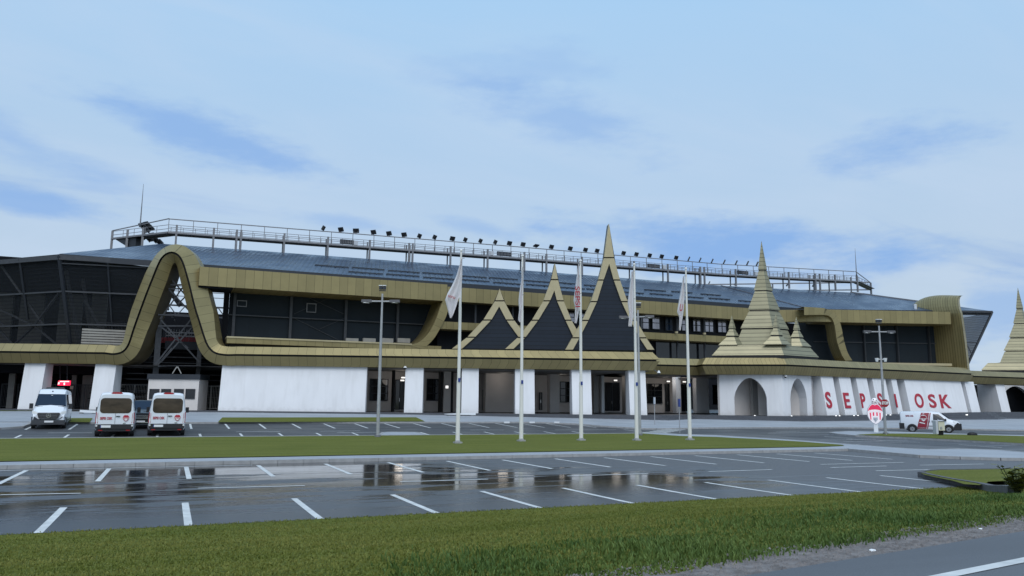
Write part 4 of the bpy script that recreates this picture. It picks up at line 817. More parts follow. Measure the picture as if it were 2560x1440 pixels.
def arch_wall(a, b, z0, z1, h0, h1, zs, zap, th, name='wall', mat='white_plaster'):
    """upright wall from a to b with a pointed opening between fractions h0..h1"""
    d = (b-a); L_ = d.length; d.normalize(); n = V3((-d.y, d.x, 0)); P_ = lambda u, z, o=0: V3(((a+d*u+n*o).x, (a+d*u+n*o).y, z))
    u0, u1 = L_*h0, L_*h1; um = (u0+u1)/2; hw = um-u0; N_ = 12; cv = []
    for k in range(N_+1): t = k/N_; cv.append((u0+hw*t, zs+(zap-zs)*(math.sin(t*math.pi/2)**.62 if t < 1 else 1)*.97+(zap-zs)*.03*t))
    cv += [(u1-(u-u0), z) for u, z in cv[::-1][1:]]; mb = MB()
    for o in (0, th):
        mb.face([P_(0, z0, o), P_(u0, z0, o), P_(u0, z1, o), P_(0, z1, o)]); mb.face([P_(u1, z0, o), P_(L_, z0, o), P_(L_, z1, o), P_(u1, z1, o)])
        for (ua, zaa), (ub, zbb) in zip(cv, cv[1:]): mb.face([P_(ua, zaa, o), P_(ub, zbb, o), P_(ub, z1, o), P_(ua, z1, o)])
    mb.face([P_(0, z0), P_(0, z1), P_(0, z1, th), P_(0, z0, th)]); mb.face([P_(L_, z0), P_(L_, z1), P_(L_, z1, th), P_(L_, z0, th)])
    full = [(u0, z0)]+cv+[(u1, z0)]
    for (ua, zaa), (ub, zbb) in zip(full, full[1:]): mb.face([P_(ua, zaa), P_(ub, zbb), P_(ub, zbb, th), P_(ua, zaa, th)])
    return mb.build(name, mat, tower)
wa, wc, wr = az(1801, 1034.5, -1.12), az(1957, 1040, -1.15), az(2033, 1038.5, -1.1); D_ = lambda v: V3((v.x, v.y, 0))
S_ = Line((TL.x, TL.y), (TC.x, TC.y)); S2 = Line((TC.x, TC.y), (TR.x, TR.y)); ins = .62
cI = TC+(S_.n+S2.n)/(1+S_.n.dot(S2.n))*ins; aI = S_.px(1799, 985, ins); rI = S2.px(2033, 985, ins); aI = V3((aI.x, aI.y, 0)); rI = V3((rI.x, rI.y, 0))
fA = lambda ln, x, s0, s1: ((ln.px(x, 985, ins)-s0).dot(ln.d))/(s1-s0).length
arch_wall(aI, cI, -1.16, 3.75, fA(S_, 1835.5, aI, cI), fA(S_, 1916.5, aI, cI), 1.0, 3.35, 1.15)
arch_wall(cI, rI, -1.16, 3.75, fA(S2, 1975.5, cI, rI), fA(S2, 2016.5, cI, rI), 1.0, 3.35, 1.3)
bI = aI+rI-cI; mb = MB(); mb.hexa([V3((p.x, p.y, z)) for z in (-1.15, 3.72) for p in (rI, bI, bI-(aI-bI).normalized()*-.3, rI-(aI-bI).normalized()*-.3)]); mb.build('rear_wall', 'beige_plaster', tower)
bd = (bI-aI).normalized(); bn = V3((-bd.y, bd.x, 0)); mb = MB(); mb.hexa([V3((p.x, p.y, z)) for z in (-1.15, 3.72) for p in (aI, bI, bI+bn*.3, aI+bn*.3)]); mb.build('rear_wall', 'beige_plaster', tower)
mb = MB(); q0 = aI.lerp(cI, .56)+S_.n*3.4; mb.hexa([V3((p.x, p.y, z)) for z in (-1.15, 3.7) for p in (q0, q0+bd*2.0, q0+bd*2.0+bn*.3, q0+bn*.3)]); mb.build('inner_wall', 'grey_plaster', tower)
mb = MB(); mb.hexa([V3((*p[:2], z)) for z in (3.72, 3.78) for p in (aI, cI, rI, bI)]); mb.build('ceiling', 'beige_plaster', tower)
ap2 = az(2545, 725, 20.35)
tower2 = copy_tree(tower); tower2.location = (ap2.x, ap2.y, tower.location.z+.35)
tower2.scale = (1.2, 1.2, 1)
for q_ in [q for q in C.objects if q.parent == tower2 and q.name.startswith('small_spire')][:1]:
    for c_ in [c for c in C.objects if c.parent == q_]: bpy.data.objects.remove(c_)
    bpy.data.objects.remove(q_)
tower2['label'] = 'golden spire tower cut off by the right edge, behind the canopy end'; tower['group'] = tower2['group'] = 'spired towers along the front'
# ------------------------------------------------------------------ lighting gantry on the ridge
gan = thing('roof_gantry', 'long grey steel walkway with railings and floodlights along the stadium roof ridge', 'walkway', (46, 103, ZR))
def rY(X): return interp(X, [(a, b) for a, b in RIDGE])
def rx(x, y=650):
    X = 40
    for _ in range(20): X = ay(x, y, rY(X)).x
    return X
ZD = 21.1; xg0, xg1 = rx(415), rx(2140, 700)
def gpt(X, z, o=0): return V3((X, rY(X)+o, z+.012*(X-xg0)*.35))
segs = densify([V3((xg0, 0, 0)), V3((46, 0, 0)), V3((82, 0, 0)), V3((xg1, 0, 0))], 6)
bk0, bk1 = V3((-8.5, 113, 21.1)), V3((117, 103, 21.6))
dk = MB(); rl = MB(); ht = MB()
for a, b in zip(segs, segs[1:]):
    dk.beam(gpt(a.x, ZD), gpt(b.x, ZD), .28, .22); dk.beam(gpt(a.x, ZD, 1.4), gpt(b.x, ZD, 1.4), .28, .22); dk.beam(gpt(a.x, ZD+.1, .7), gpt(b.x, ZD+.1, .7), 1.2, .05)
    for o in (0, 1.4):
        for h in (.5, 1.0): rl.beam(gpt(a.x, ZD+h, o), gpt(b.x, ZD+h, o), .055)
    rl.beam(gpt(a.x, ZD+1.8, .2), gpt(b.x, ZD+1.8, .2), .11)
for e, bk in ((xg0, bk0), (xg1, bk1)):
    s0 = gpt(e, ZD)
    dk.beam(s0, bk, .28, .22); dk.beam(s0+V3((1, 1, 0)), bk+V3((1, 1, 0)), .28, .22); dk.beam(s0+V3((.5, .5, .05)), bk+V3((.5, .5, .05)), 1.4, .05)
    for h, ww in ((.5, .055), (1.0, .055), (1.8, .11)): rl.beam(s0+V3((0, 0, h)), bk+V3((0, 0, h if h < 1.5 else 1.1)), ww)
    for k in range(6): p = s0.lerp(bk, k/5); rl.beam(p, p+V3((0, 0, 1.0)), .06)
    rl.beam(bk+V3((0, 0, -1.5)), bk+V3((0, 0, 1.1)), .25)
dk.build('deck', 'steel', gan)
X = xg0
while X < xg1: rl.beam(gpt(X, ZD), gpt(X, ZD+1.0), .055); rl.beam(gpt(X+.3, ZD, 1.4), gpt(X+.3, ZD+1.0, 1.4), .055); X += 1.45
X = xg0
while X < xg1: rl.beam(gpt(X, ZD+.05, .2), gpt(X, ZD+1.8, .2), .075); X += 2.9
rl.build('railing', 'steel', gan)
for x in (436, 530, 588, 599, 708, 818, 923, 1022, 1031, 1126, 1219, 1311, 1366, 1455, 1585, 1669, 1750, 1760, 1838, 1915, 1970, 2036, 2047, 2085, 2140):
    X = rx(x); mb = MB(); mb.beam(gpt(X, ZR-.3), gpt(X, ZD+1.05), .24); mb.beam(gpt(X, ZR-1.3, 1.4), gpt(X, ZD+1.0, 1.4), .16); mb.build('post', 'steel', gan)
for k, x in enumerate([336, 355, 375]):
    p = gpt(xg0, ZD).lerp(bk0, 1-k*.28); mb = MB(); mb.beam(p-V3((0, 0, 3.5)), p+V3((0, 0, 1)), .28); mb.build('post', 'steel', gan)
mb = MB(); p = bk0+V3((.4, -.4, -.1)); mb.prism([p, p+V3((2.6, -2.6, 0)), p+V3((2.6, -2.6, -1.9))], V3((.8, .8, 0))); mb.build('stair', 'frame_dark', gan)
def floodlight(p, tilt, turn, s=1.0, par=gan):
    R = Matrix.Rotation(turn, 3, 'Z') @ Matrix.Rotation(tilt, 3, 'X'); mb = MB(); s = s*1.15; x, y, z = .36*s, .07*s, .27*s; c = V3(p)+V3((0, 0, .34*s))
    mb.hexa([c+R @ V3(q) for q in ((-x, -y, -z), (x, -y, -z), (x, y*.5, -z), (-x, y*.5, -z), (-x, -y, z), (x, -y, z), (x, y*.5, z), (-x, y*.5, z))]); 
    for k in range(5): mb.beam(c+R @ V3((-x+.1+k*(2*x-.2)/4, -y-.05, -z)), c+R @ V3((-x+.1+k*(2*x-.2)/4, -y-.05, z)), .03, .08)
    o = mb.build('floodlight', 'steel_dark', par); b = MB()
    for sx in (-1, 1): b.beam(V3(p), c+R @ V3((sx*x*1.1, 0, 0)), .05)
    b.beam(c+R @ V3((-x*1.15, 0, 0)), c+R @ V3((x*1.15, 0, 0)), .05); b.build('bracket', 'steel', o)
fl = [807, 856, 894, 938, 977, 1015, 1049, 1087, 1132, 1164, 1202, 1239, 1275, 1309, 1342, 1380, 1427, 1465, 1494, 1560, 1592, 1625, 1655, 1691, 1722, 1750, 1780, 1810, 1840, 1868, 1892]
for i, x in enumerate(fl):
    X = rx(x-4 if 1 <= i <= 5 else x, 600); turn = -.9 if i in (1, 3, 4, 5) else (-.5 if i == 2 else (1.1 if i == 0 else (.75 if i in (6, 7, 9, 10, 11) else (.3 if i < 24 else 1.0)))); tilt = .45 if i not in (14,) else 1.2
    floodlight(gpt(X, ZD+1.86, .2), tilt, turn)
for (x_, y_) in [(356, 569), (367, 566), (376, 575), (365, 580), (382, 594), (374, 603), (390, 606), (398, 610)]: floodlight(ay(x_, y_+3, 111), .9, -1.0, 1.25)
mb = MB(); mb.beam(ay(352, 562, 111.3), ay(404, 613, 111.3), .14); mb.beam(ay(361, 560, 111.3), ay(361, 600, 111.3), .14); mb.build('lighting_frame', 'steel_dark', gan)
for k in range(5): p = V3((92+k*4.5, 118-k*2, 22.6-.05*k)); floodlight(p, .5, 1.0)
mb = MB(); mb.beam((88, 119, 22.5), (118, 104, 23), .2); mb.beam((88, 119, 21.2), (118, 104, 21.6), .2); mb.beam((90, 118, 19), (90, 118, 22.5), .2); mb.beam((102, 112, 19), (102, 112, 22.7), .2); mb.build('rear_gantry', 'steel', gan)
for x in (868, 1261, 1634, 1866):
    X = rx(x, 600) if x != 1866 else rx(1855, 600); mb = MB(); mb.box(gpt(X, ZD+.55, .1), (2.2 if x != 868 else 1.9, .25, .6)); o = mb.build('control_cabinet', 'frame_dark', gan)
    s_ = MB()
    for k in range(9): s_.box(gpt(X-.95+k*.23, ZD+.55, -.05), (.05, .06, .55))
    s_.build('louvre', 'steel', o)
for x in (890, 1230, 1660, 1888): X = rx(x, 600); mb = MB(); mb.box(gpt(X, ZD+.5, .1), (.55, .3, .6)); mb.build('junction_box', 'sign_grey', gan)
def mast(x0, y0, x1, y1, Y, label):
    b = ay(x0, y0, Y); t = ay(x1, y1, Y); mb = MB(); h = (t-b).length; mb.cone(b-V3((0, 0, .6)), V3((b.x, b.y, b.z+h*.55)), .09, .05, 8); mb.cone(V3((b.x, b.y, b.z+h*.55)), V3((b.x, b.y, b.z+h)), .05, .02, 8)
    r = thing('lightning_rod', label, 'rod', (b.x, b.y, b.z-.6)); mb.build('rod', 'steel', r); m2 = MB(); m2.cone(b-V3((0, 0, .6)), b-V3((0, 0, .3)), .16, .12, 8); m2.build('socket', 'steel_dark', r)
mast(351, 556, 359, 460, 109, 'thin lightning rod on the left end of the roof walkway'); mast(2141, 682, 2137, 621, 99, 'thin lightning rod on the right end of the roof walkway')
# ------------------------------------------------------------------ posts, flags, signs
def flagpole(x, yb, xt, yt, label, dirty=True):
    b = gp(x, yb, .15); d = ray(xt, yt); D0 = b.dot(fw); t = d*(D0/1.0); h = t.z-b.z
    r = thing('flagpole', label, 'flagpole', b, 'white flagpoles on the lawn'); mb = MB(); mb.cone(b, b+V3((0, 0, h*.32)), .125, .115, 14); mb.cone(b+V3((0, 0, h*.32)), b+V3((0, 0, h*.7)), .095, .085, 14); mb.cone(b+V3((0, 0, h*.7)), b+V3((0, 0, h)), .075, .055, 14); mb.build('pole', 'pole_white', r)
    f = MB(); f.cone(b+V3((0, 0, h)), b+V3((0, 0, h+.1)), .1, .07, 12); f.build('finial', 'white_paint', r)
    k = MB(); k.box(b+V3((0, 0, .03)), (.42, .42, .1)); k.cone(b+V3((0, 0, .06)), b+V3((0, 0, .16)), .17, .14, 10); k.build('footing', 'kerb', r)
    p = MB(); p.box(b+V3((-.02, -.135, 3.55)), (.12, .05, .22)); p.build('sticker', 'blue_plate', r)
    return b, h
FP = [(1144, 1108, 1157, 613, 'leftmost white flagpole, in front of the third gable-side column'), (1303, 1103, 1308, 627, 'white flagpole between the small and the middle gable, second from the left'), (1453, 1101, 1447, 640, 'white flagpole between the middle and the tall gable'),
      (1592, 1101, 1582, 650, 'white flagpole in front of the right foot of the tall gable'), (1725, 1100, 1711, 661, 'rightmost white flagpole, left of the spired tower')]
FP[0] = FP[0][:4] + ('leftmost of the white flagpoles, left of the small gable',)
bases = [flagpole(*a) for a in FP]
def flag(base, Lp, Rp, label, folds, txt=None):
    D0 = base.dot(fw); rows = 26; cols = 8; grid = []
    ys = [Lp[0][1]+(max(Lp[-1][1], Rp[-1][1])-Lp[0][1])*k/rows for k in range(rows+1)]
    for y in ys:
        l = bez(Lp, min(y, Lp[-1][1])); r_ = bez(Rp, min(y, Rp[-1][1])); row = []
        for c in range(cols+1):
            f = c/cols; p = ray(l+(r_-l)*f, y)*(D0-.1); p += V3((fw.x, fw.y, 0))*(.12*math.sin(f*folds*6.28+y*.02)*(1-.6*f)); row.append(p)
        grid.append(row)
    top = grid[0][-1]; r = thing('flag', label, 'flag', top, 'limp white club flags'); mb = MB()
    for i in range(rows):
        for j in range(cols): mb.face([grid[i+1][j], grid[i+1][j+1], grid[i][j+1], grid[i][j]])
    mb.build('cloth', 'white_cloth', r, True, True); h = MB()
    for k in (0, rows//2): h.beam(grid[k][-1], grid[k][-1]+rt*.12, .03)
    h.build('clip', 'steel', r)
    if txt:
        for (s, x0, y0, x1, y1, hg) in txt: a = ray(x0, y0)*(D0-.3); b = ray(x1, y1)*(D0-.3); u = (b-a); text_obj(s, 'emblem', 'red_letter', r, a.lerp(b, .5), u, u.cross(V3(fw))*-1 if False else V3(fw).cross(u)*-1, hg, u.length, .01, .01)
flag(bases[0][0], [(1154, 645), (1140, 690), (1127, 718), (1119, 731), (1112.5, 749), (1118, 770), (1124, 792), (1125, 795)], [(1156, 645), (1155.5, 690), (1152, 735), (1146, 747), (1142, 762), (1134, 785), (1129, 794)], 'widest limp white flag with a faint red emblem, on the leftmost flagpole', 2.2, [('SEPSI', 1119, 742, 1137, 748, .12)])
flag(bases[1][0], [(1305.5, 668), (1303, 700), (1298, 735), (1296, 752), (1298, 775), (1295, 800), (1299, 806)], [(1307, 668), (1306.5, 720), (1306, 770), (1303, 806)], 'narrow plain white flag on the flagpole between the small and middle gables', 1.4)
flag(bases[2][0], [(1445.5, 660), (1440, 705), (1434, 752), (1438, 770), (1436, 806)], [(1447.5, 660), (1448.5, 720), (1449, 770), (1442, 808)], 'white flag with tall red letters on the middle flagpole', 1.6, [('SEPSI', 1437.6, 716, 1438.6, 768, .3)])
flag(bases[3][0], [(1579, 678), (1575, 715), (1569.5, 756), (1573, 785), (1570.5, 816)], [(1582.5, 678), (1584, 740), (1584, 790), (1580, 812)], 'narrow pale flag on the flagpole before the foot of the tall gable', 1.7)
flag(bases[4][0], [(1708.5, 690), (1702, 730), (1692.5, 781), (1698, 792), (1696.5, 826)], [(1710.5, 690), (1711.5, 745), (1709, 780), (1706, 800), (1702, 826)], 'white flag with a red crest mark on the rightmost flagpole', 1.6, [('U', 1698.5, 777, 1705.5, 778, .45)])
def lamp_post(x, yb, yt, label, arm, camera=False, turn=0):
    b = gp(x, yb, .15); D0 = b.dot(fw); h = (ray(x+ (13 if x < 1000 else -6), yt)*D0).z-b.z; r = thing('lamp_post', label, 'street lamp', b, 'tall grey lamp posts'); mb = MB()
    mb.cone(b, b+V3((0, 0, h*.5)), .12, .095, 12); mb.cone(b+V3((0, 0, h*.5)), b+V3((0, 0, h-.5)), .095, .06, 12); mb.build('pole', 'galvanised', r)
    k = MB(); k.cone(b, b+V3((0, 0, .12)), .2, .2, 12); k.build('base_flange', 'steel', r)
    za = b.z+h-1.0; c = V3((b.x, b.y, za)); d = rt.copy(); d.z = 0; d.normalize(); bk = V3((fw.x, fw.y, 0)).normalized()*turn; k = MB(); k.beam(c-d*arm[0]+bk, c+d*arm[1]-bk*.4, .09); k.build('arm', 'galvanised', r)
    for e in (c-d*arm[0]+bk, c+d*arm[1]-bk*.4):
        s = 1 if (e-c).dot(d) > 0 else -1; l = MB(); l.hexa([e+d*s*p+V3((0, 0, z))+bk.normalized()*q if turn else e+d*s*p+V3((0, 0, z))+V3((fw.x, fw.y, 0))*q for z, w_ in ((-.08, .16), (.10, .10)) for p, q in ((-.1, -w_), (.55, -w_), (.55, w_), (-.1, w_))]); o = l.build('lamp_head', 'steel_dark', r); g2 = MB(); g2.box(e+d*s*.25-V3((0, 0, .1)), (.4, .25, .03)); g2.build('diffuser', 'lamp_clear', o)
    t = V3((b.x, b.y, b.z+h)); l = MB()
    for q in (-.12, .12): l.box(t+d*q+V3((0, 0, -.12)), (.2, .24, .2), -YAW)
    l.beam(t-d*.22-V3((0, 0, .3)), t+d*.22-V3((0, 0, .3)), .06); o = l.build('floodlight', 'frame_dark', r); l = MB()
    for q in (-.12, .12): l.box(t+d*q+V3((0, 0, .03))-V3((fw.x, fw.y, 0))*.02, (.22, .26, .05), -YAW)
    l.build('lens', 'white_paint', o)
    if camera:
        c = V3((b.x, b.y, b.z+h*.65)); l = MB(); l.beam(c-d*.35, c+d*.35, .06); l.cone(c+d*.35-V3((0, 0, .2)), c+d*.35+V3((0, 0, .1)), .1, .16, 10); l.cone(c-d*.35-V3((0, 0, .2)), c-d*.35+V3((0, 0, .1)), .1, .16, 10); l.build('dome_camera', 'white_paint', r)
lamp_post(944, 1092, 707, 'tall grey lamp post on the lawn before the long white wall', (.8, .6))
lamp_post(1599.5, 1088, 752, 'grey lamp post standing right behind the fourth flagpole', (.8, .6), turn=.4)
lamp_post(2214, 1085, 795, 'grey lamp post with white cameras beside the stop sign', (.8, .75), True)
def post_sign(x, yb, yt, y2, mat, label, w_=.08):
    b = gp(x, yb, .12 if yb < 1070 else 0); D0 = b.dot(fw); h = (ray(x, yt)*D0).z-b.z; r = thing('road_sign', label, 'road sign', b); mb = MB(); mb.cone(b, b+V3((0, 0, h)), .035, .035, 8); mb.build('pole', 'galvanised', r)
    hz = (ray(x, y2)*D0).z; e = MB(); e.box((b.x, b.y, (b.z+h+hz)/2), (.10, .6, b.z+h-hz), -.42); e.build('plate', mat, r)
post_sign(1637, 1062, 993, 1010, 'sign_grey', 'thin grey road sign seen edge-on, right of the tall gable'); post_sign(1699.5, 1082, 997, 1017, 'blue_plate', 'blue road sign seen edge-on beside the rightmost flagpole')
# stop sign
b = gp(2214, 1085, .15); D0 = b.dot(fw)-.8; c = ray(2212.5, 1008)*D0; b = V3((c.x, c.y, gt(c.x, c.y)+.14)); d = rt.copy(); d.z = 0; d.normalize(); nn = V3((-d.y, d.x, 0)); R_ = 9.6*D0/F_PX
r = thing('stop_sign', 'red octagonal stop sign reading STOP next to the club emblem sign', 'stop sign', b)
mb = MB(); mb.cone(b+nn*.1, V3((c.x, c.y, c.z-R_))+nn*.1, .035, .035, 8); mb.build('pole', 'galvanised', r)
mb = MB(); mb.prism([c+(d*math.cos(t)+V3((0, 0, 1))*math.sin(t))*R_*1.06 for t in [math.radians(22.5+45*k) for k in range(8)]], nn*.03); o = mb.build('plate', 'stop_red', r)
text_obj('STOP', 'lettering', 'white_paint', o, c-nn*.02-V3((0, 0, R_*.36)), d, (0, 0, 1), R_*.80, R_*1.7, .02, .045)
# emblem sign : shield light box with a football on top
b = gp(2190.5, 1080.5, .12); D0 = b.dot(fw); sc_ = D0/F_PX; dd = (d*.93+V3((fw.x, fw.y, 0)).normalized()*-.36).normalized(); nn2 = V3((-dd.y, dd.x, 0)); c = ray(2191, 1035)*D0; c = V3((b.x, b.y, c.z))
r = thing('emblem_sign', 'glowing shield-shaped club emblem sign with a white football on top', 'sign', b)
P_ = lambda x, y, o=0: c+dd*(x*sc_)+V3((0, 0, y*sc_))+nn2*o
mb = MB(); mb.prism([V3((b.x, b.y, b.z))+dd*x+nn2*-.12 for x in (-.17, .17)]+[V3((b.x, b.y, c.z-.6))+dd*x+nn2*-.12 for x in (.17, .17-.34)], nn2*.24); mb.build('post', 'white_paint', r)
outl = [(-5, 26), (-11, 22), (-16, 14), (-18.5, 4), (-17.5, -6), (-13.5, -15), (-8, -21.5), (0, -26.5), (8, -21.5), (13.5, -15), (17.5, -6), (18.5, 4), (16, 14), (11, 22), (5, 26), (0, 24.2)]
mb = MB(); mb.prism([P_(x, y, -.15) for x, y in outl], nn2*.42); o = mb.build('light_box', 'sign_grey', r)
mb = MB(); mb.prism([P_(x*.95, y*.95, -.17) for x, y in outl], nn2*.02); face_ = mb.build('emblem_face', 'crest_white', r)
mb = MB(); mb.prism([P_(x, y, -.2) for x, y in [(0, 21.5), (-5, 23.5), (-10, 20), (-14.5, 13), (-16.5, 7.5), (-8, 10.5), (0, 11.5), (8, 10.5), (16.5, 7.5), (14.5, 13), (10, 20), (5, 23.5)]], nn2*.02); mb.build('red_field', 'crest_red', face_)
for x0, y0, y1 in [(-12.5, 3, -14), (-5.5, 4, -4.5), (2.5, 4, -4.5), (9.5, 3, -14)]: mb = MB(); mb.prism([P_(x0, y0, -.2), P_(x0+3, y0, -.2), P_(x0+3 - (1 if x0 > 5 else 0), y1, -.2), P_(x0 + (1 if x0 < -10 else 0), y1, -.2)], nn2*.02); mb.build('red_stripe', 'crest_red', face_)
mb = MB(); mb.prism([P_(-5, -8.5, -.2), P_(5, -8.5, -.2), P_(5, -14, -.2), P_(0, -19, -.2), P_(-5, -14, -.2)], nn2*.02); mb.box(P_(0, -15, -.22), (.1, .1, .25)); mb.build('grey_tower', 'sign_grey', face_)
text_obj('SEPSI OSK', 'lettering', 'crest_white', face_, P_(0, 5.5, -.2), dd, (0, 0, 1), 4.2*sc_, 27*sc_, .03, .02)
me = bpy.data.meshes.new('football'); bm = bmesh.new(); bmesh.ops.create_icosphere(bm, subdivisions=3, radius=7.2*sc_); cc = P_(0, 32.5, .02)
for v in bm.verts: v.co += cc - b
bm.to_mesh(me); bm.free(); me.materials.append(MATS['crest_white']); o = bpy.data.objects.new('football', me); C.objects.link(o); o.parent = r
for p in me.polygons: p.use_smooth = True
mb = MB()
for a1, a2 in [(-.3, .5), (.6, .2), (.2, -.5), (-.6, -.3), (1.0, -.4)]:
    n_ = (nn2*-math.cos(a1)*math.cos(a2)+dd*math.sin(a1)+V3((0, 0, math.sin(a2)))).normalized(); t1 = n_.cross(V3((0, 0, 1))).normalized(); t2 = t1.cross(n_); q = cc+n_*7.1*sc_; mb.prism([q+(t1*math.cos(t)+t2*math.sin(t))*1.5*sc_ for t in [1.2566*k for k in range(5)]], n_*.02)
mb.build('patch', 'frame_dark', o)
# small things around the building
def plank(x0, y0, x1, y1, h0, h1, label, D_off=0):
    a, b_ = gp(x0, y0, .14), gp(x1, y1, .14); v = (b_-a).normalized(); n_ = V3((-v.y, v.x, 0))*.3; mb = MB(); r = thing('barrier', label, 'barrier', a)
    mb.hexa([a-n_+V3((0, 0, .12)), b_-n_+V3((0, 0, .05)), b_+n_+V3((0, 0, .05)), a+n_+V3((0, 0, .12)), a-n_+V3((0, 0, .12+h0)), b_-n_+V3((0, 0, .05+h1)), b_+n_+V3((0, 0, .05+h1)), a+n_+V3((0, 0, .12+h0))]); mb.build('beam', 'white_paint', r)
    mb = MB(); mb.box(a.lerp(b_, .1)+V3((0, 0, .05)), (.3, .4, .14)); mb.build('foot', 'kerb', r); mb = MB(); mb.box(a.lerp(b_, .9)+V3((0, 0, .03)), (.3, .4, .1)); mb.build('foot', 'kerb', r)
plank(1114, 1039, 1186, 1039, .05, .26, 'long white tapered barrier beam lying on the pavement by the leftmost flagpole')
plank(199, 1034, 240, 1034, .2, .2, 'short white barrier beam on the pavement between the parked minibuses')
for x in (1267, 1330, 1392): pass
def kerb_plate(x, label):
    a = gp(x, 1058.5, .1); r = thing('kerb_plate', label, 'parking marker', a, 'white plates along the far kerb'); mb = MB(); mb.box(a+V3((0, 0, .09)), (.5, .08, .14)); mb.build('plate', 'white_paint', r); mb = MB(); mb.box(a+V3((0, .02, .01)), (.42, .06, .06)); mb.build('foot', 'kerb', r)
kerb_plate(1267, 'small white plate on the far kerb behind the second flagpole, leftmost of three'); kerb_plate(1330, 'small white plate on the far kerb, middle one of three'); kerb_plate(1392, 'small white plate on the far kerb, rightmost of three')
def dome_cam(p, label):
    r = thing('dome_camera', label, 'camera', p); mb = MB(); mb.beam(p, p+V3((-.0, .9, .35)), .06); mb.build('bracket', 'steel', r); mb = MB(); mb.cone(p+V3((0, 0, -.02)), p+V3((0, 0, .25)), .2, .07, 12); mb.build('housing', 'white_paint', r); mb = MB(); mb.cone(p+V3((0, 0, -.2)), p+V3((0, 0, -.02)), .07, .19, 12); mb.build('lens_dome', 'plastic_black', r)
dome_cam(POD.px(1647, 932, .4), 'white dome camera hanging under the canopy corner right of the tall gable'); dome_cam(S2.px(1963.5, 941, .3), 'white dome camera on the front corner of the spired tower'); dome_cam(POD.px(1013, 919, .6), 'small white camera at the top left of the column right of the long white wall')
for x, y in [(1887, 1039), (1979, 1040), (2090, 1039.5), (2099, 1039.5), (2135, 1039), (2145, 1038.7), (2215, 1037.6), (2226, 1037.4), (2417, 1037.2)]:
    p = az(x, y, zp(WNG.px(x, 1036, 0).x)+.02); mb = MB(); mb.cone(p-V3((0, 0, .03)), p+V3((0, 0, .05)), .085, .08, 10); mb.build('ground_spotlight', 'lit_white', stad)
# ticket booth
OB = 1.6; uk0, uk1 = POD.u(367, 1010, OB), POD.u(494, 1010, OB); zk = zp(0); T = lambda x, y, o=0: POD.px(x, y, OB+o)
kb = thing('ticket_booth', 'small off-white ticket booth with four windows under the golden arch', 'booth', POD.pt((uk0+uk1)/2, zk, OB+1)); zt = T(430, 948).z; zt2 = T(430, 935.5).z; zb_ = T(430, 1014.5).z
mb = MB(); Q = lambda z, o0=0, o1=3, e=0: [POD.pt(uk0-e, z, OB+o0), POD.pt(uk1+e, z, OB+o0), POD.pt(uk1+e, z, OB+o1), POD.pt(uk0-e, z, OB+o1)]
mb.hexa(Q(zk-.1)+Q(zt)); mb.build('wall', 'beige_plaster', kb); mb = MB(); mb.hexa(Q(zt, -.15, 3.1, .12)+Q(zt2, -.15, 3.1, .12)); mb.build('fascia', 'frame_dark', kb)
for x0, x1 in [(374, 397.5), (403.5, 426.5), (435.5, 458.5), (464.5, 487)]:
    f = MB(); ua, ub = POD.u(x0, 985, OB), POD.u(x1, 985, OB); za, zb2 = T(x0, 973).z, T(x0, 996.5).z; t = .07
    for u in (ua, ub): f.beam(POD.pt(u, zb2-t/2, OB-.04), POD.pt(u, za+t/2, OB-.04), t)
    for z in (za, zb2): f.beam(POD.pt(ua, z, OB-.045), POD.pt(ub, z, OB-.045), t)
    o = f.build('window', 'frame_dark', kb); p = MB(); p.hexa([POD.pt(ua, zb2, OB-.03), POD.pt(ub, zb2, OB-.03), POD.pt(ub, zb2, OB+.02), POD.pt(ua, zb2, OB+.02), POD.pt(ua, za, OB-.03), POD.pt(ub, za, OB-.03), POD.pt(ub, za, OB+.02), POD.pt(ua, za, OB+.02)]); p.build('pane', 'glass_dark', o)
b = POD.px(502, 1012, 5); b = V3((b.x, b.y, zp(0))); r = thing('litter_bin', 'small dark litter bin by the gate right of the ticket booth', 'bin', b); mb = MB(); mb.cone(b, b+V3((0, 0, .75)), .2, .24, 12); mb.build('body', 'frame_dark', r); mb = MB(); mb.cone(b+V3((0, 0, .8)), b+V3((0, 0, .88)), .27, .22, 12); mb.build('lid', 'steel', r)
# red display over the minibus
T = lambda x, y, o=3: POD.px(x, y, o); r = thing('led_display', 'glowing red and white display board hanging above the grey-bumper minibus', 'display', T(158, 958)); a, b_, c_, d2 = T(143.5, 963.5), T(173, 963.5), T(174.5, 951.5), T(146, 951.5)
mb = MB(); mb.prism([a, b_, c_, d2], POD.n*.25); mb.build('casing', 'lit_red', r); mb = MB(); mb.prism([T(149, 955, 2.95), T(172.5, 955, 2.95), T(172.8, 952.5, 2.95), T(149.5, 952.5, 2.95)], POD.n*.04); mb.build('white_strip', 'lit_white', r)
mb = MB(); mb.prism([T(144.5, 961, 2.95), T(148, 961, 2.95), T(148.5, 955.5, 2.95), T(145.5, 955.5, 2.95)], POD.n*.04); mb.build('white_symbol', 'lit_white', r); text_obj('1', 'digit', 'lit_white', r, T(160.5, 962.5, 2.95), POD.d, (0, 0, 1), .25, .13, .03, .02)
mb = MB(); mb.beam(T(150, 951, 3.1), T(150, 905, 3.1), .06); mb.beam(T(168, 951, 3.1), T(168, 905, 3.1), .06); mb.build('hanger', 'steel_dark', r)
mb = MB(); mb.prism([T(174.5, 973, 6), T(182.5, 973, 6), T(183, 965, 6), T(175, 965, 6)], POD.n*.05); tag(mb.build('notice_plate', 'cream', None), 'small yellowish notice plate on the dark gate behind the grey-bumper minibus', 'notice')
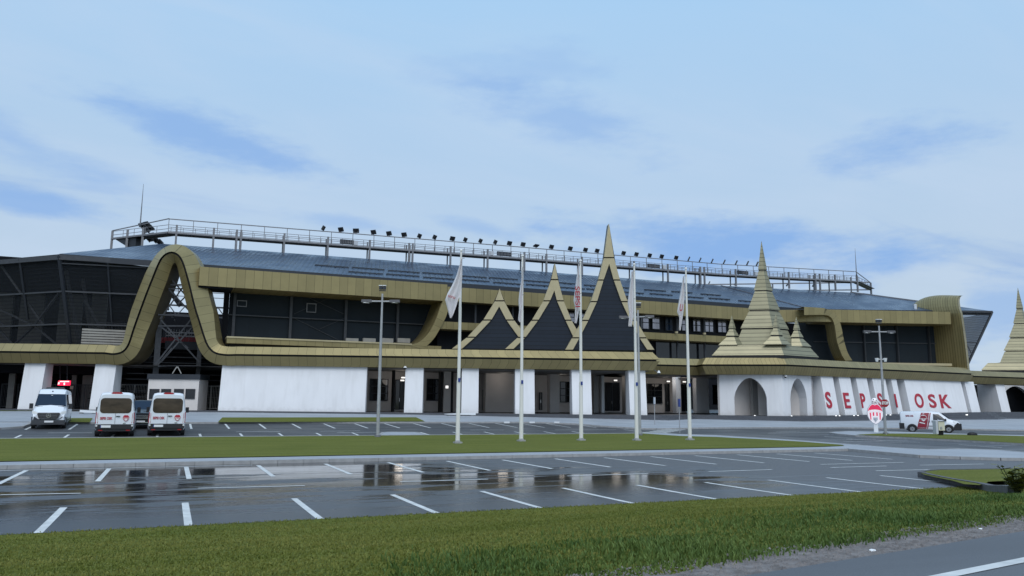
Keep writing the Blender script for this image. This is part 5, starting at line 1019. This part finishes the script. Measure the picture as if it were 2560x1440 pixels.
# electric cabinet and manhole
b = gp(2352, 1088, .15); D0 = b.dot(fw); s = D0/F_PX; r = thing('meter_cabinet', 'pale electrical cabinet on cable legs in the grass before the panel van', 'cabinet', b); d_ = d; n_ = nn; Q = lambda x0, x1, y0, y1, o0, o1: [b+d_*((x-2352)*s)+V3((0, 0, (1088-y)*s))+n_*o for y in (y1, y0) for x, o in ((x0, o0), (x1, o0), (x1, o1), (x0, o1))]
mb = MB(); mb.hexa(Q(2341.5, 2347, 1052, 1085, 0, .5)); mb.build('side_panel', 'sign_grey', r); mb = MB(); mb.hexa(Q(2348, 2363.5, 1054, 1076.5, 0, .45)); o = mb.build('body', 'cream', r); mb = MB(); mb.hexa(Q(2351.5, 2356.5, 1067, 1073.5, -.03, 0)); mb.build('label_plate', 'kerb', o)
mb = MB(); mb.hexa(Q(2349, 2363.8, 1053, 1054, -.05, .5)); mb.build('roof', 'steel', r)
mb = MB()
for x in (2351, 2354, 2357, 2360): mb.beam(b+d_*((x-2352)*s)+V3((0, 0, 0))+n_*.2, b+d_*((x-2351.4)*s)+V3((0, 0, 12*s))+n_*.2, .09)
mb.build('leg', 'plastic_black', r)
b = gp(2431, 1088, .15); r = thing('cable_hatch', 'low black hatch cover lying in the grass right of the panel van', 'hatch', b)
mb = MB(); prev = None
for k, (rr, z) in enumerate([(.36, 0), (.35, .1), (.28, .2), (.12, .25)]):
    ring = [b+d*(rr*1.1*math.cos(t))+V3((fw.x, fw.y, 0))*(rr*.8*math.sin(t))+V3((0, 0, z)) for t in [6.2832*i/14 for i in range(14)]]
    if prev:
        for i in range(14): j = (i+1) % 14; mb.face([prev[i], prev[j], ring[j], ring[i]])
    prev = ring
mb.face(prev); mb.build('cover', 'black', r)
# ------------------------------------------------------------------ vehicles (local x right, y forward)
def loft(st, name, mat, parent):
    """stations: (y, z0, zbelt, ztop, half width low, half width high)"""
    bm = bmesh.new(); rings = []
    for (y, z0, zb, zt, wl, wh) in st:
        hh = [(wl*.55, z0), (wl*.93, z0+.02), (wl, z0+.14), (wl*1.0, z0+.5*(zb-z0)), (wl*.985, zb), (wh+.4*(wl*.985-wh), zb+.6*(zt-zb-.12)), (wh, zt-.16), (wh*.93, zt-.05), (wh*.72, zt-.005), (0, zt+.015)]
        pts = [(-x, z) for x, z in hh]+[(x, z) for x, z in hh[::-1][1:]]; rings.append([bm.verts.new((x, y, z)) for x, z in pts])
    n = len(rings[0])
    for a, b_ in zip(rings, rings[1:]):
        for i in range(n): j = (i+1) % n; bm.faces.new((a[i], a[j], b_[j], b_[i]))
    bm.faces.new(rings[0]); bm.faces.new(rings[-1]); bmesh.ops.recalc_face_normals(bm, faces=bm.faces)
    me = bpy.data.meshes.new(name); bm.to_mesh(me); bm.free(); me.materials.append(MATS[mat]); o = bpy.data.objects.new(name, me); C.objects.link(o); o.parent = parent
    for p in me.polygons: p.use_smooth = len(p.vertices) == 4
    md = o.modifiers.new('split', 'EDGE_SPLIT'); md.split_angle = math.radians(42)
    return o
def side_x(st, y, z):
    for a, b_ in zip(st, st[1:]):
        lo, hi = sorted((a[0], b_[0]))
        if lo-1e-6 <= y <= hi+1e-6:
            t = (y-a[0])/(b_[0]-a[0]) if a[0] != b_[0] else 0; q = [a[k]+(b_[k]-a[k])*t for k in range(6)]; _, z0, zb, zt, wl, wh = q
            return interp(z, [(z0, wl*.93), (z0+.14, wl), (zb, wl*.985), (zb+.6*(zt-zb-.12), wh+.4*(wl*.985-wh)), (zt-.16, wh), (zt-.05, wh*.93)])
    return 0
def side_panel(st, pts, name, mat, parent, sides=(-1, 1), o=.012):
    for s_ in sides:
        mb = MB(); P_ = [V3((s_*(side_x(st, y, z)+o), y, z)) for y, z in pts]; P_ = P_ if s_ > 0 else P_[::-1]; mb.face(P_); mb.build(name, mat, parent)
def wheel(x, y, R, parent, wd=.22):
    s_ = 1 if x > 0 else -1; mb = MB(); mb.cone((x-s_*wd, y, R), (x, y, R), R, R, 20); w_ = mb.build('wheel', 'rubber', parent); r2 = MB(); r2.cone((x-s_*.02, y, R), (x+s_*.012, y, R), R*.62, R*.58, 16); o = r2.build('rim', 'rim', w_); h = MB(); h.cone((x, y, R), (x+s_*.025, y, R), R*.16, R*.14, 8)
    for k in range(6): t = 1.047*k; h.cone((x+s_*.005, y+math.cos(t)*R*.42, R+math.sin(t)*R*.42), (x+s_*.016, y+math.cos(t)*R*.42, R+math.sin(t)*R*.42), R*.08, R*.08, 6)
    h.build('hub', 'plastic_black', w_)
def arch_(x, y, R, parent, mat='plastic_black'):
    s_ = 1 if x > 0 else -1; mb = MB(); mb.prism([V3((x, y+math.cos(t)*R, .36+math.sin(t)*R)) for t in [-.45+(3.14159+.9)*k/14 for k in range(15)]], (-s_*.3, 0, 0)); mb.build('wheel_arch', mat, parent)
def rrect(x0, x1, z0, z1, r_, y, n=5):
    out_ = []
    for cx, cz, a0 in ((x1-r_, z1-r_, 0), (x0+r_, z1-r_, 90), (x0+r_, z0+r_, 180), (x1-r_, z0+r_, 270)):
        for k in range(n+1): t = math.radians(a0+90*k/n); out_.append(V3((cx+r_*math.cos(t), y(cz+r_*math.sin(t)) if callable(y) else y, cz+r_*math.sin(t))))
    return out_
def place(r, p, heading):
    r.location = p; r.rotation_euler = (0, 0, heading)
def emblem(parent, c, xd, zd, s_, mat='red_letter'):
    xd, zd = V3(xd), V3(zd); nn_ = xd.cross(zd); Pm = lambda x, z, o=0: V3(c)+xd*x*s_+zd*z*s_+nn_*o
    mb = MB(); mb.prism([Pm(x, z) for x, z in [(-.7, .9), (-1, .3), (-.85, -.3), (-.4, -.85), (0, -1.05), (.4, -.85), (.85, -.3), (1, .3), (.7, .9), (.25, 1.05), (0, .95), (-.25, 1.05)]], nn_*.008); e = mb.build('emblem', mat, parent)
    mb = MB(); mb.prism([Pm(x, z, .012) for x, z in [(-.8, .2), (-.65, -.3), (-.3, -.7), (0, -.85), (.3, -.7), (.65, -.3), (.8, .2)]], nn_*.004); w_ = mb.build('white_field', 'white_paint', e)
    for x0 in (-.55, -.12, .3): mb = MB(); mb.prism([Pm(x0, .2, .02), Pm(x0+.22, .2, .02), Pm(x0+.2, -.35, .02), Pm(x0+.03, -.35, .02)], nn_*.004); mb.build('stripe', mat, e)
def minibus(label):
    r = thing('minibus', label, 'minibus', (0, 0, 0), 'white minibuses in the far parking row')
    st = [(-2.95, .52, 1.45, 2.42, .96, .80), (-2.85, .42, 1.45, 2.50, 1.0, .84), (-2.5, .34, 1.45, 2.55, 1.03, .86), (1.0, .32, 1.45, 2.56, 1.03, .86), (1.35, .32, 1.42, 2.48, 1.03, .82), (1.95, .32, 1.35, 1.95, 1.02, .78), (2.3, .32, 1.22, 1.42, 1.01, .85), (2.75, .34, 1.05, 1.2, .98, .85), (2.95, .42, .8, .95, .9, .8)]
    loft(st, 'body', 'car_white', r); yb = lambda z: -2.965-max(0, .0)*z
    mb = MB(); mb.prism(rrect(-.82, .82, 1.36, 2.22, .20, -2.965), (0, .05, 0)); mb.build('rear_window', 'glass_tint', r)
    mb = MB(); mb.prism(rrect(-.99, .99, .48, .74, .06, -3.08), (0, .3, 0)); mb.prism(rrect(-.93, .93, .34, .5, .06, -3.02), (0, .3, 0)); b_ = mb.build('rear_bumper', 'plastic_black', r)
    for s_ in (-1, 1):
        mb = MB(); mb.prism([V3((s_*x, y, z)) for x, y, z in [(.88, -2.965, .78), (1.015, -2.88, .78), (1.02, -2.87, 1.1), (1.005, -2.87, 1.42), (.90, -2.965, 1.36)]], (0, .08, 0)); o = mb.build('tail_light', 'lamp_red', r); mb = MB(); mb.prism([V3((s_*x, y, z)) for x, y, z in [(.89, -2.975, .86), (.98, -2.93, .86), (.985, -2.92, 1.06), (.895, -2.975, 1.05)]], (0, .01, 0)); mb.build('reversing_lamp', 'lamp_clear', o)
        mb = MB(); mb.cone((s_*.93, -3.06, .66), (s_*.93, -3.1, .66), .06, .055, 12); mb.build('reflector', 'lamp_clear', r)
        mb = MB(); mb.box((s_*.72, -3.03, .40), (.22, .02, .05)); mb.build('fog_reflector', 'lamp_red', r)
        for y in (-1.9, 1.75): arch_(s_*1.035, y, .42, r); wheel(s_*1.03, y, .35, r)
        mb = MB(); mb.box((s_*1.17, 1.62, 1.5), (.2, .12, .34)); mb.build('mirror', 'plastic_black', r)
    mb = MB(); mb.prism([V3((x, -2.93+.0*x, z)) for x, z in [(-.30, 2.5), (-.22, 2.56), (.22, 2.56), (.30, 2.5), (.2, 2.46), (-.2, 2.46)]], (0, .35, 0)); mb.build('brake_light', 'lamp_red', r)
    mb = MB(); mb.box((0, -2.968, 1.06), (.012, .01, .62)); mb.build('door_seam', 'frame_dark', r)
    mb = MB(); mb.box((.15, -2.99, 1.19), (.22, .04, .045)); mb.build('door_handle', 'plastic_black', r)
    mb = MB(); mb.box((.5, -2.975, .80), (.14, .02, .05)); mb.build('badge', 'chrome', r)
    text_obj('SEPSI OSK', 'lettering', 'red_letter', r, (-.46, -2.975, 1.0), (1, 0, 0), (0, 0, 1), .15, .64, .01, .03); emblem(r, (.57, -2.985, 1.08), (1, 0, 0), (0, 0, 1), .17)
    mb = MB(); mb.box((-.46, -3.1, .62), (.54, .02, .13)); pl_ = mb.build('number_plate', 'white_paint', r); mb = MB(); mb.box((-.71, -3.112, .62), (.04, .01, .13)); mb.build('blue_band', 'blue_plate', pl_)
    for a, b2 in [(-2.6, -1.4), (-1.3, -.1), (0, .9)]: side_panel(st, [(a, 1.5), (b2, 1.5), (b2, 2.2), (a, 2.2)], 'side_window', 'glass_dark', r)
    side_panel(st, [(1.0, 1.48), (1.95, 1.42), (1.42, 2.2), (1.0, 2.2)], 'cab_window', 'glass_dark', r)
    return r
mbus = minibus('white minibus with a red emblem seen from behind, left of the black SUV'); p = gp(282, 1095, .01)
m2 = copy_tree(mbus); m2['label'] = 'white minibus with a red emblem seen from behind, right of the black SUV'
A, B = gp(281, 1093.5, 0), gp(414.5, 1091, 0); place(mbus, A+V3((0, 2.95, 0)), .02); place(m2, B+V3((0, 2.95, 0)), .0)
for q in (mbus, m2): q.scale = (1.04, 1, 1.06)
def front_bus():
    r = thing('minibus', 'white minibus with dark grey bumper facing the road, leftmost vehicle', 'minibus')
    st = [(-3.3, .5, 1.5, 2.5, .95, .84), (-3.2, .4, 1.5, 2.6, 1.0, .86), (.9, .32, 1.5, 2.66, 1.01, .86), (1.3, .32, 1.48, 2.58, 1.01, .82), (1.55, .32, 1.45, 2.42, 1.01, .80), (2.2, .32, 1.30, 1.62, 1.0, .86), (2.6, .34, 1.12, 1.32, .98, .86), (2.95, .36, .98, 1.12, .93, .82), (3.05, .4, .8, .98, .88, .78)]
    loft(st, 'body', 'car_white', r)
    mb = MB(); mb.prism([V3(p) for p in [(-.9, 2.24, 1.50), (.9, 2.24, 1.50), (.80, 1.60, 2.26), (-.80, 1.60, 2.26)]], (0, .06, .05)); w_ = mb.build('windscreen', 'glass_blue', r)
    mb = MB(); mb.box((0, 1.72, 2.2), (.1, .05, .08)); mb.build('rear_view_mirror', 'lamp_clear', w_)
    mb = MB(); mb.prism([V3(p) for p in [(-.96, 3.0, .38), (.96, 3.0, .38), (1.0, 2.9, .8), (.78, 3.1, .82), (.6, 3.13, .66), (-.6, 3.13, .66), (-.78, 3.1, .82), (-1.0, 2.9, .8)]], (0, -.25, 0)); mb.box((0, 3.0, .45), (1.9, .3, .3)); mb.build('front_bumper', 'steel_dark', r)
    for s_ in (-1, 1):
        mb = MB(); mb.prism([V3((s_*x, y, z)) for x, y, z in [(.66, 3.06, .98), (.97, 2.86, 1.02), (.98, 2.8, 1.22), (.66, 3.0, 1.13)]], (0, -.06, 0)); mb.build('headlight', 'lamp_clear', r)
        mb = MB(); mb.box((s_*1.14, 1.95, 1.5), (.22, .14, .36)); mb.build('mirror', 'plastic_black', r)
        for y in (-2.1, 2.1): arch_(s_*1.015, y, .42, r); wheel(s_*1.0, y, .36, r)
        mb = MB(); mb.box((s_*.62, 2.32, 1.5), (.36, .1, .025)); mb.build('wiper_cowl', 'plastic_black', r)
    mb = MB(); mb.prism([V3(p) for p in [(-.55, 3.09, .70), (.55, 3.09, .70), (.66, 3.05, 1.0), (.6, 3.02, 1.08), (-.6, 3.02, 1.08), (-.66, 3.05, 1.0)]], (0, .05, 0)); g1 = mb.build('grille', 'plastic_black', r); mb = MB()
    for z in (.8, .9, 1.0): mb.box((0, 3.15, z), (1.0, .02, .018))
    mb.build('slat', 'steel', g1); mb = MB(); ring = [(math.cos(t), math.sin(t)) for t in [6.2832*k/20 for k in range(20)]]
    for k in range(20): a, b_ = ring[k], ring[(k+1) % 20]; mb.beam((a[0]*.13, 3.17, .89+a[1]*.13), (b_[0]*.13, 3.17, .89+b_[1]*.13), .022)
    for k in range(3): t = math.radians(90+120*k); mb.beam((0, 3.17, .89), (math.cos(t)*.13, 3.17, .89+math.sin(t)*.13), .025)
    mb.build('badge', 'chrome', g1)
    mb = MB(); mb.box((-.05, 3.17, .50), (.52, .02, .12)); mb.build('number_plate', 'white_paint', r)
    mb = MB(); mb.hexa([V3(p) for p in [(-.62, .0, 2.62), (.62, .0, 2.62), (.62, -1.2, 2.62), (-.62, -1.2, 2.62), (-.5, -.15, 2.8), (.5, -.15, 2.8), (.5, -1.1, 2.8), (-.5, -1.1, 2.8)]]); mb.build('roof_unit', 'plastic_black', r)
    mb = MB(); mb.box((0, 1.5, 2.49), (.07, .05, .09)); mb.build('roof_sensor', 'plastic_black', r)
    for a, b2 in [(-3.0, -1.7), (-1.6, -.5), (-.4, .7)]: side_panel(st, [(a, 1.55), (b2, 1.55), (b2, 2.3), (a, 2.3)], 'side_window', 'glass_dark', r)
    side_panel(st, [(.85, 1.52), (2.0, 1.46), (1.45, 2.28), (.85, 2.28)], 'cab_window', 'glass_dark', r); side_panel(st, [(-1.6, .42), (1.6, .42), (1.6, .62), (-1.6, .62)], 'sill_trim', 'steel_dark', r)
    return r
fb = front_bus(); p = gp(112, 1073, 0); place(fb, p+V3((0, 3.0, 0)), math.pi+.05)
def suv():
    r = thing('suv', 'black SUV facing the road, parked between the two white minibuses', 'car')
    st = [(-2.3, .5, .95, 1.5, .85, .6), (-2.1, .35, 1.0, 1.72, .93, .68), (-.2, .3, 1.05, 1.78, .95, .70), (.35, .3, 1.05, 1.74, .95, .69), (1.0, .3, 1.0, 1.22, .95, .78), (1.9, .32, .9, 1.08, .94, .8), (2.25, .38, .75, .98, .88, .76)]
    loft(st, 'body', 'car_black', r); mb = MB(); mb.prism([V3(p) for p in [(-.8, 1.08, 1.17), (.8, 1.08, 1.17), (.66, .42, 1.68), (-.66, .42, 1.68)]], (0, .04, .04)); mb.build('windscreen', 'glass_blue', r)
    for s_ in (-1, 1):
        mb = MB(); mb.box((s_*.68, 2.26, .84), (.3, .08, .12)); mb.build('headlight', 'lamp_clear', r); mb = MB(); mb.box((s_*1.03, .85, 1.12), (.2, .1, .14)); mb.build('mirror', 'car_black', r)
        for y in (-1.4, 1.4): wheel(s_*.95, y, .37, r)
        mb = MB(); mb.beam((s_*.62, -1.8, 1.8), (s_*.62, .1, 1.84), .05); mb.build('roof_rail', 'galvanised', r)
    mb = MB(); mb.box((0, 2.28, .74), (.9, .06, .26)); g1 = mb.build('grille', 'plastic_black', r); mb = MB()
    for z in (.66, .74, .82): mb.box((0, 2.32, z), (.85, .02, .02))
    mb.build('slat', 'chrome', g1); mb = MB(); mb.box((0, 2.33, .48), (.5, .02, .11)); mb.build('number_plate', 'white_paint', r); mb = MB(); mb.box((0, 2.3, .42), (1.5, .1, .05)); mb.build('bumper_trim', 'chrome', r)
    side_panel(st, [(-1.9, 1.1), (.7, 1.12), (.3, 1.6), (-1.8, 1.55)], 'side_window', 'glass_dark', r)
    return r
sv = suv(); p = gp(350, 1074, 0); place(sv, p+V3((0, 2.6, 0)), math.pi); sv.scale = (1.05, 1, 1.12)
def panel_van():
    r = thing('panel_van', 'white panel van with a dark red stripe and club emblem on its side', 'van')
    st = [(-2.2, .45, 1.1, 1.74, .82, .68), (-2.1, .32, 1.1, 1.83, .89, .74), (.2, .26, 1.1, 1.86, .91, .74), (.75, .26, 1.08, 1.80, .91, .70), (1.0, .26, 1.05, 1.66, .91, .68), (1.55, .26, 1.0, 1.2, .90, .74), (2.1, .3, .85, 1.02, .86, .74), (2.3, .35, .7, .86, .78, .66)]
    loft(st, 'body', 'car_white', r); P_ = lambda y, z, o=.014: V3((side_x(st, y, z)+o, y, z))
    def strip(zz, ya, yb_, name, mat, par, o=.014):
        mb = MB(); zs = [zz[0]+(zz[1]-zz[0])*k/10 for k in range(11)]
        for z0, z1 in zip(zs, zs[1:]): mb.face([P_(ya(z0), z0, o), P_(yb_(z0), z0, o), P_(yb_(z1), z1, o), P_(ya(z1), z1, o)])
        return mb.build(name, mat, par)
    s1 = strip((.34, 1.74), lambda z: -.98+.26*(z-.34)**1.2, lambda z: -.28+.22*(z-.34), 'side_wrap', 'dark_red', r); strip((.34, 1.74), lambda z: -.24+.22*(z-.34), lambda z: -.16+.22*(z-.34), 'side_wrap', 'dark_red', r)
    emblem(s1, P_(-.45, 1.22, .03), (0, 1, 0), (0, 0, 1), .26, 'dark_red'); mb = MB(); q = P_(-.45, 1.22, .02); mb.prism([q+V3((0, math.cos(t)*.29, math.sin(t)*.34)) for t in [6.28*k/18 for k in range(18)]], (.004, 0, 0)); mb.build('emblem_ring', 'white_paint', s1)
    mb = MB(); mb.prism([P_(-.78, .86, .02), P_(-.36, .76, .02), P_(-.35, .84, .02), P_(-.76, .94, .02)], (.004, 0, 0)); mb.build('white_band', 'white_paint', s1)
    mb = MB(); q = P_(-.42, 1.6, .02); mb.prism([q+V3((-.02, math.cos(t)*.09, math.sin(t)*.09)) for t in [6.28*k/12 for k in range(12)]], (.004, 0, 0)); mb.build('ball_mark', 'white_paint', s1)
    text_obj('SEPSI OSK', 'lettering', 'dark_red', r, P_(-1.5, 1.38, .02), (0, 1, 0), (0, 0, 1), .15, .62, .008, .03)
    side_panel(st, [(.28, 1.12), (1.3, 1.06), (.95, 1.42), (.72, 1.62), (.30, 1.64)], 'cab_window', 'glass_dark', r)
    mb = MB(); mb.prism([V3(p) for p in [(-.72, 1.5, 1.24), (.72, 1.5, 1.24), (.64, .98, 1.68), (-.64, .98, 1.68)]], (0, .03, .04)); mb.build('windscreen', 'glass_blue', r)
    side_panel(st, [(-.1, .56), (1.3, .56), (1.3, .62), (-.1, .62)], 'rub_strip', 'plastic_black', r); side_panel(st, [(-.02, .92), (.02, .9), (.02, 1.08), (-.02, 1.08)], 'door_handle', 'plastic_black', r, o=.03); side_panel(st, [(.16, .92), (.2, .9), (.2, 1.08), (.16, 1.08)], 'door_handle', 'plastic_black', r, o=.03)
    mb = MB(); mb.prism([V3(p) for p in [(-.86, 2.22, .3), (.86, 2.22, .3), (.84, 2.18, .72), (.5, 2.36, .78), (-.5, 2.36, .78), (-.84, 2.18, .72)]], (0, -.3, 0)); mb.prism([V3((.925, y, z)) for y, z in ((1.72, .26), (2.28, .26), (2.30, .80), (2.1, .92), (1.86, .70))], (-1.85, 0, 0)); mb.prism([V3((x, 2.32, z)) for x, z in ((-.9, .28), (.9, .28), (.88, .80), (.55, .84), (-.55, .84), (-.88, .80))], (0, .06, 0)); mb.build('front_bumper', 'plastic_black', r)
    mb = MB(); mb.hexa([V3((x, y, z)) for z in (.3, .82) for x, y in ((-.88, -2.28), (.88, -2.28), (.925, -1.95), (-.9, -1.95))]); mb.build('rear_bumper', 'plastic_black', r)
    for s_ in (-1, 1):
        mb = MB(); mb.prism([V3((s_*x, y, z)) for x, y, z in [(.5, 2.28, .80), (.84, 2.02, .80), (.86, 1.75, .98), (.5, 2.15, .98)]], (0, 0, .05)); mb.build('headlight', 'lamp_clear', r)
        for y in (-1.35, 1.4): arch_(s_*.918, y, .40, r); wheel(s_*.93, y, .32, r)
        mb = MB(); mb.box((s_*1.02, 1.2, 1.14), (.18, .12, .2)); mb.build('mirror', 'plastic_black', r)
    mb = MB(); mb.box((0, 2.39, .52), (.5, .02, .11)); mb.build('number_plate', 'white_paint', r); mb = MB(); mb.box((0, 2.37, .72), (.8, .04, .1)); mb.build('grille', 'black', r)
    for x in (-.2, .25): mb = MB(); mb.prism([V3((x, 2.05, 1.045)), V3((x+.12, 2.05, 1.045)), V3((x+.10, 1.6, 1.205)), V3((x-.02, 1.6, 1.205))], (0, 0, .006)); mb.build('bonnet_stripe', 'dark_red', r)
    return r
pv_ = panel_van(); rd = V3((rt.x, rt.y, 0)).normalized(); fd = V3((fw.x, fw.y, 0)).normalized(); hd = rd*math.cos(math.radians(24))-fd*math.sin(math.radians(24)); lat = V3((hd.y, -hd.x, 0)); p = gp(2284, 1081.5, 0); cpos = p + hd*1.35 - lat*.93; cpos.z = gt(cpos.x, cpos.y)+.01; place(pv_, cpos, math.atan2(-hd.x, hd.y)); pv_.scale = (1, 1.06, 1.03)
# ------------------------------------------------------------------ verge grass, weeds, stones
rnd = random.Random(3)
def blades(name, mat, n, region, hmin, hmax, label=None, w_=.012, clump=None):
    v = []; f = []
    for i in range(n):
        q = region()
        if q is None: continue
        X, Y, hs = q; z = gt(X, Y); h = rnd.uniform(hmin, hmax)*hs; a = rnd.uniform(0, 6.28); lx, ly = rnd.gauss(0, .35)*h, rnd.gauss(0, .35)*h; wx, wy = math.cos(a)*w_, math.sin(a)*w_; k = len(v)
        v += [(X-wx, Y-wy, z-.01), (X+wx, Y+wy, z-.01), (X+lx*.4+wx*.7, Y+ly*.4+wy*.7, z+h*.6), (X+lx*.4-wx*.7, Y+ly*.4-wy*.7, z+h*.6), (X+lx, Y+ly, z+h)]; f += [(k, k+1, k+2, k+3), (k+3, k+2, k+4)]
    me = bpy.data.meshes.new(name); me.from_pydata(v, [], f); me.materials.append(MATS[mat]); o = bpy.data.objects.new(name, me); C.objects.link(o); o['kind'] = 'stuff'
    o['label'] = label; o['category'] = 'grass'; return o
def blade_mat(name, c1, c2):
    m = M(name, c1, .7, 0, .3); t = m.node_tree; b = t.nodes['Principled BSDF']; n = t.nodes; l = t.links; g_ = n.new('ShaderNodeNewGeometry'); tx = n.new('ShaderNodeTexNoise'); tx.inputs['Scale'].default_value = .7; tx.inputs['Detail'].default_value = 4; mp = n.new('ShaderNodeMapping'); mp.inputs['Scale'].default_value = (.5, 1.6, 1); l.new(g_.outputs['Position'], mp.inputs[0]); l.new(mp.outputs[0], tx.inputs[0])
    r = n.new('ShaderNodeMapRange'); r.inputs['From Min'].default_value = .35; r.inputs['From Max'].default_value = .65; l.new(tx.outputs[0], r.inputs[0]); ad = n.new('ShaderNodeMath'); ad.operation = 'MULTIPLY_ADD'; l.new(g_.outputs['Random Per Island'], ad.inputs[0]); ad.inputs[1].default_value = .5; l.new(r.outputs[0], ad.inputs[2]); sb = n.new('ShaderNodeMath'); sb.operation = 'SUBTRACT'; sb.use_clamp = True; l.new(ad.outputs[0], sb.inputs[0]); sb.inputs[1].default_value = .25
    mx = n.new('ShaderNodeMix'); mx.data_type = 'RGBA'; l.new(sb.outputs[0], mx.inputs[0]); mx.inputs[6].default_value = (*c1, 1); mx.inputs[7].default_value = (*c2, 1); l.new(mx.outputs[2], b.inputs['Base Color'])
blade_mat('blade_green', (.12, .145, .024), (.19, .195, .045)); blade_mat('blade_dark', (.06, .11, .022), (.11, .16, .035))
def reg_bank():
    Y = rnd.uniform(5.6, 16.7)-rnd.random()**6*.0; X = rnd.uniform(-.22*Y-1, 1.42*Y+1.5)
    if Y < ry(X, .22)+.16*math.sin(X*1.7)*math.cos(X*.6)-rnd.random()**3*.3: return None
    return X, Y, 1.0
blades('grass', 'blade_green', 130000, reg_bank, .012, .034, 'short green grass covering the bank between road and car park')
def reg_weed():
    X = rnd.uniform(2, 17); Y = ry(X, .08)+abs(rnd.gauss(0, 1.1))*(.6+X*.1)-rnd.random()**2*.2
    if Y > 16: return None
    return X, Y, .6+.9*abs(math.sin(X*1.3+1)*math.cos(X*.37+Y))
blades('roadside_grass', 'blade_dark', 26000, reg_weed, .03, .085, 'longer dark green roadside grass along the gravel shoulder', .011)
def weed(x, y, s_, label):
    b = gp(x, y, 0); r = thing('weed', label, 'weed', b); m1 = MB(); m2 = MB()
    for k in range(26):
        a = rnd.uniform(0, 6.28); e = rnd.uniform(.3, 1.0)*s_; tip = b+V3((math.cos(a)*e*.55, math.sin(a)*e*.55, e)); m1.beam(b+V3((math.cos(a)*.03, math.sin(a)*.03, 0)), tip, .012)
        for j in range(16):
            q = b.lerp(tip, rnd.uniform(.25, 1)); a2 = rnd.uniform(0, 6.28); l_ = rnd.uniform(.12, .24)*s_*1.3; dv = V3((math.cos(a2), math.sin(a2), rnd.uniform(-.1, .6)))*l_; sd_ = dv.cross(V3((0, 0, 1))).normalized()*l_*.36; m2.face([q, q+dv*.5+sd_, q+dv, q+dv*.5-sd_])
    m1.build('stem', 'twig', r); m2.build('leaves', 'blade_green', r)
weed(2545, 1236, .62, 'tall leafy weed at the right edge where the kerb meets the bank')
def stone(x, y, s_, label):
    b = gp(x, y, .01); r = bmesh.new(); bmesh.ops.create_icosphere(r, subdivisions=2, radius=s_)
    for v in r.verts: v.co = V3((v.co.x*1.3, v.co.y, v.co.z*.6))*(1+rnd.uniform(-.18, .18))
    me = bpy.data.meshes.new('pebble'); r.to_mesh(me); r.free(); me.materials.append(MATS['white_paint']); o = bpy.data.objects.new('pebble', me); C.objects.link(o); o.location = b+V3((0, 0, s_*.4)); tag(o, label, 'stone')
stone(2181, 1379, .03, 'white pebble on the gravel shoulder near the road line'); stone(2452, 1324, .022, 'small white pebble at the upper right of the gravel shoulder')
v = []; f = []
for i in range(9000):
    X = rnd.uniform(0, 16); Y = ry(X, rnd.uniform(-.55, .4)); z = gt(X, Y)+.012; s_ = rnd.uniform(.006, .02)*(1 if rnd.random() < .93 else 1.8); k = len(v); a = rnd.uniform(0, 6.28)
    for t in range(4): v.append((X+math.cos(a+t*1.57)*s_*rnd.uniform(.7, 1.3), Y+math.sin(a+t*1.57)*s_*rnd.uniform(.7, 1.3), z))
    v.append((X, Y, z+s_*.8)); f += [(k+t, k+(t+1) % 4, k+4) for t in range(4)]
me = bpy.data.meshes.new('gravel'); me.from_pydata(v, [], f); me.materials.append(MATS['gravel']); o = bpy.data.objects.new('gravel', me); C.objects.link(o); o['kind'] = 'stuff'; o['label'] = 'loose grey gravel on the road shoulder'; o['category'] = 'gravel'
